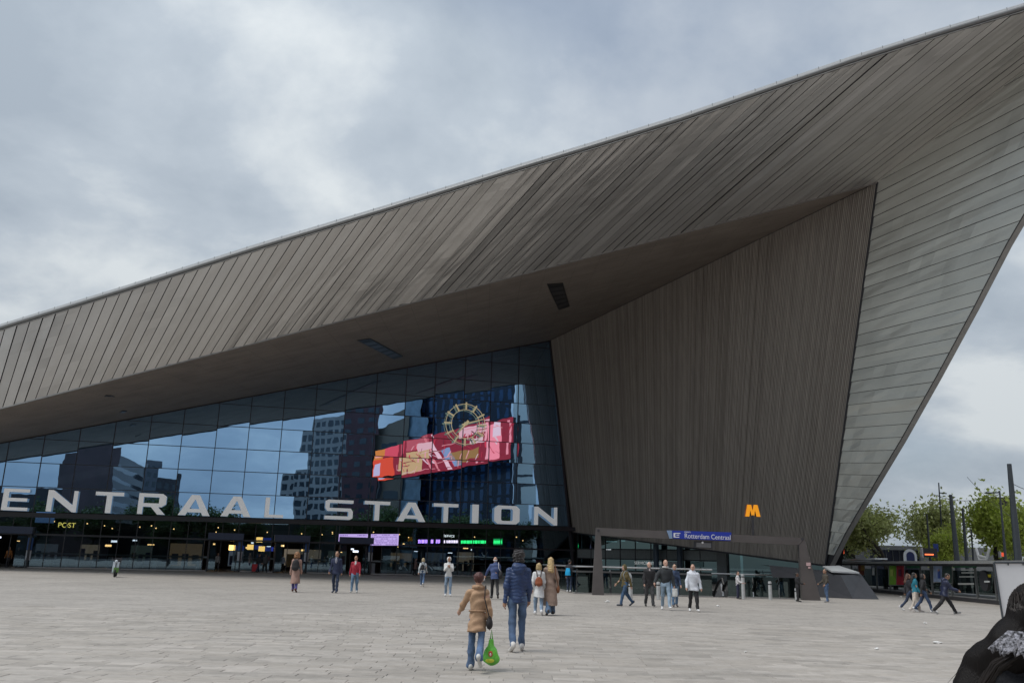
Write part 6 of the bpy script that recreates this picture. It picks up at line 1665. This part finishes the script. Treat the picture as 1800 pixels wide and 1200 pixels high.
p = person('grey', 'balding man in a dark sweater with pale jeans striding this way', (1171, 1071), 983, -6, dict(legL=(20, 4, 2), legR=(-8, 20, 2), armL=(-5, 15, 16), armR=(12, 20, 30), lean=4), ((.028, .032, .036), 'plain'), ((.24, .32, .40), 'denim'), (.68, .68, .68), ('bald', (.45, .42, .40)), scarf=(.5, .48, .46), head=(20, 0))
q = SDF(); c = p['arms']['L'][2] + p['arms']['L'][3] * .15 + np.array([0, 0, -.10]); q.loft(c, np.eye(3), [(-.16, .10, .04, 0, 0), (.12, .10, .03, 0, 0)]); carried(p, 'paper_bag', 'white carrier bag in the hand of the balding man', 'bag', q, cloth((.68, .68, .66)), .014)
person('denimjk', 'person in denim jacket and cap walking half hidden behind the balding man', (1187, 1066), 991, 0, STROLL2, ((.03, .05, .10), 'denim'), ((.10, .17, .27), 'denim'), (.10, .08, .08), ('cap', (.14, .15, .10)), sex='f')
person('whitejk', 'bald man in a white puffer jacket with black trousers and white shoes', (1220, 1074), 991, -2, dict(STROLL, armL=(2, 14, 14), armR=(4, 18, 14)), ((.62, .65, .70), 'shell'), BLACKT, (.70, .70, .70), ('bald', (.40, .30, .25)), coat=.08, bulk=1.08, head=(-24, 0), hood='down')
# by the stairs and the plinth
p = person('bluebag', 'dark clothed person standing at the glass balustrade', (1001, 1041), 983, 150, dict(legL=(4, 3, 3), legR=(-4, 5, 3)), ((.022, .022, .028), 'plain'), DARKD, (.68, .68, .68), ('short', (.02, .018, .016)))
q = SDF(); c = p['tor'](0, .20, .18); q.loft(c, np.eye(3), [(-.20, .16, .07, 0, 0), (.0, .15, .08, 0, 0), (.18, .10, .05, 0, 0)])
carried(p, 'drawstring_bag', 'bright cyan drawstring bag on the person at the balustrade', 'bag', q, cloth((.01, .40, .75), 'shell'))
person('whiteshirt', 'person in a white shirt with dark trousers standing behind the tall bollard', (1298, 1052), 1004, 60, dict(armL=(20, 50, 8), armR=(20, 50, 8)), ((.60, .58, .58), 'plain'), ((.025, .028, .06), 'plain'), (.05, .05, .05), ('short', (.02, .018, .016)), sex='f')
person('darkpost', 'person in black standing against the right post of the metro frame', (1403, 1057), 1006, 80, dict(armL=(20, 60, 8), armR=(15, 70, 8)), ((.014, .014, .018), 'plain'), BLACKT, (.02, .02, .02), ('short', (.015, .013, .012)), skin='brown')
person('oliveman', 'man in an olive jacket and jeans standing in front of the dark plinth', (1454, 1058), 1000, -80, dict(legL=(5, 4, 2), legR=(-5, 4, 2), armL=(10, 30, 8), armR=(12, 45, 8)), ((.065, .055, .042), 'plain'), DENIM, (.25, .25, .26), ('short', (.06, .045, .035)), skin='tan')
# the four walkers on the right
person('grpa', 'woman in a dark plum jacket and jeans at the left of the walking group', (1601, 1073), 1006, 72, WALK, ((.03, .025, .03), 'plain'), DARKD, (.6, .6, .6), ('long', (.09, .045, .03)), sex='f', skin='tan')
person('grpb', 'girl in a teal top and long cream skirt in the middle of the walking group', (1612, 1075), 1006, 78, STROLL, ((.015, .17, .24), 'plain'), ((.5, .44, .38), 'plain'), (.6, .55, .52), ('long', (.012, .01, .01)), sex='f', skin='tan', skirt=((.55, .48, .41), .66))
person('grpc', 'person in a black jacket and blue jeans at the right of the walking group', (1627, 1076), 1006, 76, WALK2, ((.014, .014, .017), 'plain'), ((.035, .06, .12), 'denim'), (.65, .65, .65), ('bob', (.012, .01, .01)), sex='f', skin='tan')
person('stride', 'man in a navy hooded jacket striding right with black trousers', (1664, 1079), 1002, 80, dict(legL=(30, 4, 2), legR=(-28, 18, 2), armL=(-20, 30, 8), armR=(25, 45, 8), lean=10), ((.012, .018, .05), 'shell'), BLACKT, (.25, .25, .25), ('short', (.015, .013, .012)), skin='tan', bulk=1.1, coat=.05, hood='down', head=(0, 18))
# people in the doors
def inside(key, label, x, dep, z_h, heading, top, bottom, hair, **k):
    p = fac(x, 985, -dep); person(key, label, (x, 1000), 960, heading, k.pop('pose', STROLL), top, bottom, (.05, .05, .05), hair, fixed=(p[0], p[1], .003, z_h), h_vox=.02, **k)
inside('door1', 'person in an orange brown jacket inside the leftmost doorway', 14, .9, 1.75, 10, ((.30, .12, .03), 'plain'), BLACKT, ('short', (.02, .02, .02)))
inside('door2', 'person in black behind the orange jacket in the leftmost doorway', 30, 1.6, 1.72, -10, BLACKT, BLACKT, ('short', (.3, .2, .1)))
inside('door3', 'person in a pale shirt standing inside the second doorway', 382, 1.4, 1.70, 30, ((.35, .36, .36), 'plain'), GREYT, ('short', (.03, .02, .02)))
inside('door4', 'traveller in dark clothes with a red suitcase outside the glass', 455, -.7, 1.72, 140, BLACKT, DARKD, ('short', (.03, .02, .02)))
inside('door5', 'person in a pale blue top inside the third doorway', 497, 1.5, 1.70, 180, ((.30, .36, .44), 'plain'), BLACKT, ('short', (.03, .02, .02)))
inside('door6', 'person in a dull pink coat beside the glass under the violet sign', 731, -.6, 1.70, 120, ((.16, .10, .09), 'plain'), BLACKT, ('short', (.02, .02, .02)), coat=.2)
inside('door7', 'traveller in grey standing right of the red suitcase', 467, -.8, 1.76, -150, GREYT, BLACKT, ('short', (.03, .02, .02)))
p = fac(447, 1002, .75); t = thing('suitcase', 'red hard shell suitcase standing before the glass doors', 'suitcase', (p[0], p[1], 0)); p[2] = 0
MB().box(p + Z3 * .42, (.48, .28, .68), (fd, fn, Z3)).build('shell', mat('suitcase_red', (.40, .015, .025), .35), t)
for s in (-1, 1): MB().bar(p + fd * .14 * s + Z3 * .76, p + fd * .14 * s + Z3 * 1.05, .03, .03).build('handle_tube', M_dark, t)
MB().bar(p + fd * -.16 + Z3 * 1.06, p + fd * .16 + Z3 * 1.06, .03, .03).build('handle', M_dark, t)
for s in (-1, 1): MB().tube([p + fd * .18 * s + Z3 * .05 - fn * .04, p + fd * .18 * s + Z3 * .05 + fn * .04], .05, 8).build('wheel', M_dark, t)

# ------------------------------------------------------------------ woman at the right edge, close to the camera
def near_woman():
    Y = 3.0; c = atY(1822, 1110, Y); gx = c[0]; Hh = atY(1822, 1033, Y)[2]
    p = person('longhair', 'woman with long black hair and black jacket at the right edge, seen from behind', (1800, 1150), 1035, 168, dict(armL=(10, 30, 10), armR=(0, 15, 12)), ((.008, .009, .013), 'plain'), BLACKT, (.03, .03, .03), None, sex='f', fixed=(gx + .005, Y, 0, Hh), h_vox=.011, bulk=1.08)
    tor, hd, root = p['tor'], p['hd'], p['root']
    hm = mat('hair_black_long', (.006, .0045, .004), .5, var=.3, scale=40, stretch=(6, 6, .3), bump=.3, bscale=40, spec=.14)
    def add(mb_or, name, m, parent=root):
        V, Fq = mb_or
        me = bpy.data.meshes.new(name); me.from_pydata([tuple(v) for v in V], [], [tuple(map(int, f)) for f in Fq]); me.materials.append(m); me.polygons.foreach_set('use_smooth', [True] * len(me.polygons)); me.update()
        o = bpy.data.objects.new(name, me); COL.objects.link(o); o.parent = parent; return o
    # strands: many tapered locks from the crown over the left shoulder and down the back
    RHm = np.eye(3)
    q = SDF(); q.ell(hd(0, .028, .020), (.094, .104, .122))
    path = [(hd(.02, .04, -.03), .082), (tor(.095, .01, .60), .088), (tor(.17, -.03, .535), .080), (tor(.23, -.03, .44), .072), (tor(.265, -.02, .30), .060), (tor(.285, 0, .10), .05)]
    for (p0, r0), (p1, r1) in zip(path[:-1], path[1:]): q.cap(p0, p1, r0, r1)
    q.cap(hd(-.02, .055, -.03), tor(.03, .05, .60), .075, .055)
    V, F_ = q.mesh(.011, .035, .004, 50, 2); add((V, F_), 'long_hair', hm)
    rg = random.Random(5); mb = MB()
    for k in range(760):
        a = rg.uniform(-1.6, 2.2); el = rg.uniform(-.3, 1.3); R_ = np.array([.097, .107, .125])
        n0 = np.array([math.sin(a) * math.cos(el), math.cos(a) * math.cos(el), math.sin(el)])
        pts = [hd(*(n0 * R_ + np.array([0, .028, .020])))]
        n1 = unit(np.array([math.sin(a) * .9 + .15, math.cos(a), -.35])); pts.append(hd(*(n1 * R_ + np.array([0, .028, .012]))))
        th = rg.uniform(-.6, 2.6)
        for (p0, r0) in path[1:]:
            off = np.array([math.cos(th) * .35, math.sin(th), .25 * math.cos(th)]); pts.append(p0 + off * r0 * rg.uniform(.98, 1.30)); th += rg.gauss(0, .12)
        pts[-1] = pts[-1] + np.array([rg.gauss(.01, .03), rg.gauss(0, .02), rg.uniform(-.12, .02)])
        w = rg.uniform(.0015, .0050)
        mb.tube(pts, [w * .7, w, w, w, w, w * .8, .0008], 4)
    for k in range(14):                                     # stray hairs blown to the side
        p0 = path[rg.choice((2, 3, 4))][0] + np.array([.06, .0, .02]); d = np.array([rg.uniform(.05, .14), rg.uniform(-.03, .05), rg.uniform(-.14, -.02)])
        mb.tube([p0 - d * .3, p0 + d * .5, p0 + d + np.array([0, 0, rg.uniform(-.05, .02)])], [.0012, .001, .0005], 3)
    add((np.array(mb.v), mb.f), 'hair_locks', mat('hair_strand', (.013, .009, .007), .38, var=.4, scale=14, spec=.3))
    # lace collar: ruffled band lying on the shoulders
    mb = MB(); n = 90; pts = []
    for k in range(n + 1):
        a = math.radians(20 + 200 * k / n)
        for j in range(4):
            rr = .100 + .026 * j; wob = (.010 * math.sin(k * 1.3 + 2 * math.sin(k * .37)) + .007 * math.sin(k * 2.9 + j)) * j / 3
            pts.append(tor(.02 + rr * 1.15 * math.cos(a), .05 + rr * math.sin(a) + wob * .6, .665 - .020 * j + wob - .006 * math.sin(a) * j))
    fs = [(k * 4 + j, (k + 1) * 4 + j, (k + 1) * 4 + j + 1, k * 4 + j + 1) for k in range(n) for j in range(3)]
    m = mat('lace_grey', (.17, .17, .19), .7, var=1.6, scale=70, bump=.8, bscale=50)
    lc = add((np.array(pts), fs), 'lace_collar', m); sm = lc.modifiers.new('thick', 'SOLIDIFY'); sm.thickness = .006
    # white hair clip
    q = SDF(); q.ell(hd(.052, .125, .06), (.011, .012, .030)); add(q.mesh(.005, .01), 'hair_clip', mat('clip_white', (.72, .72, .68), .3))
near_woman()
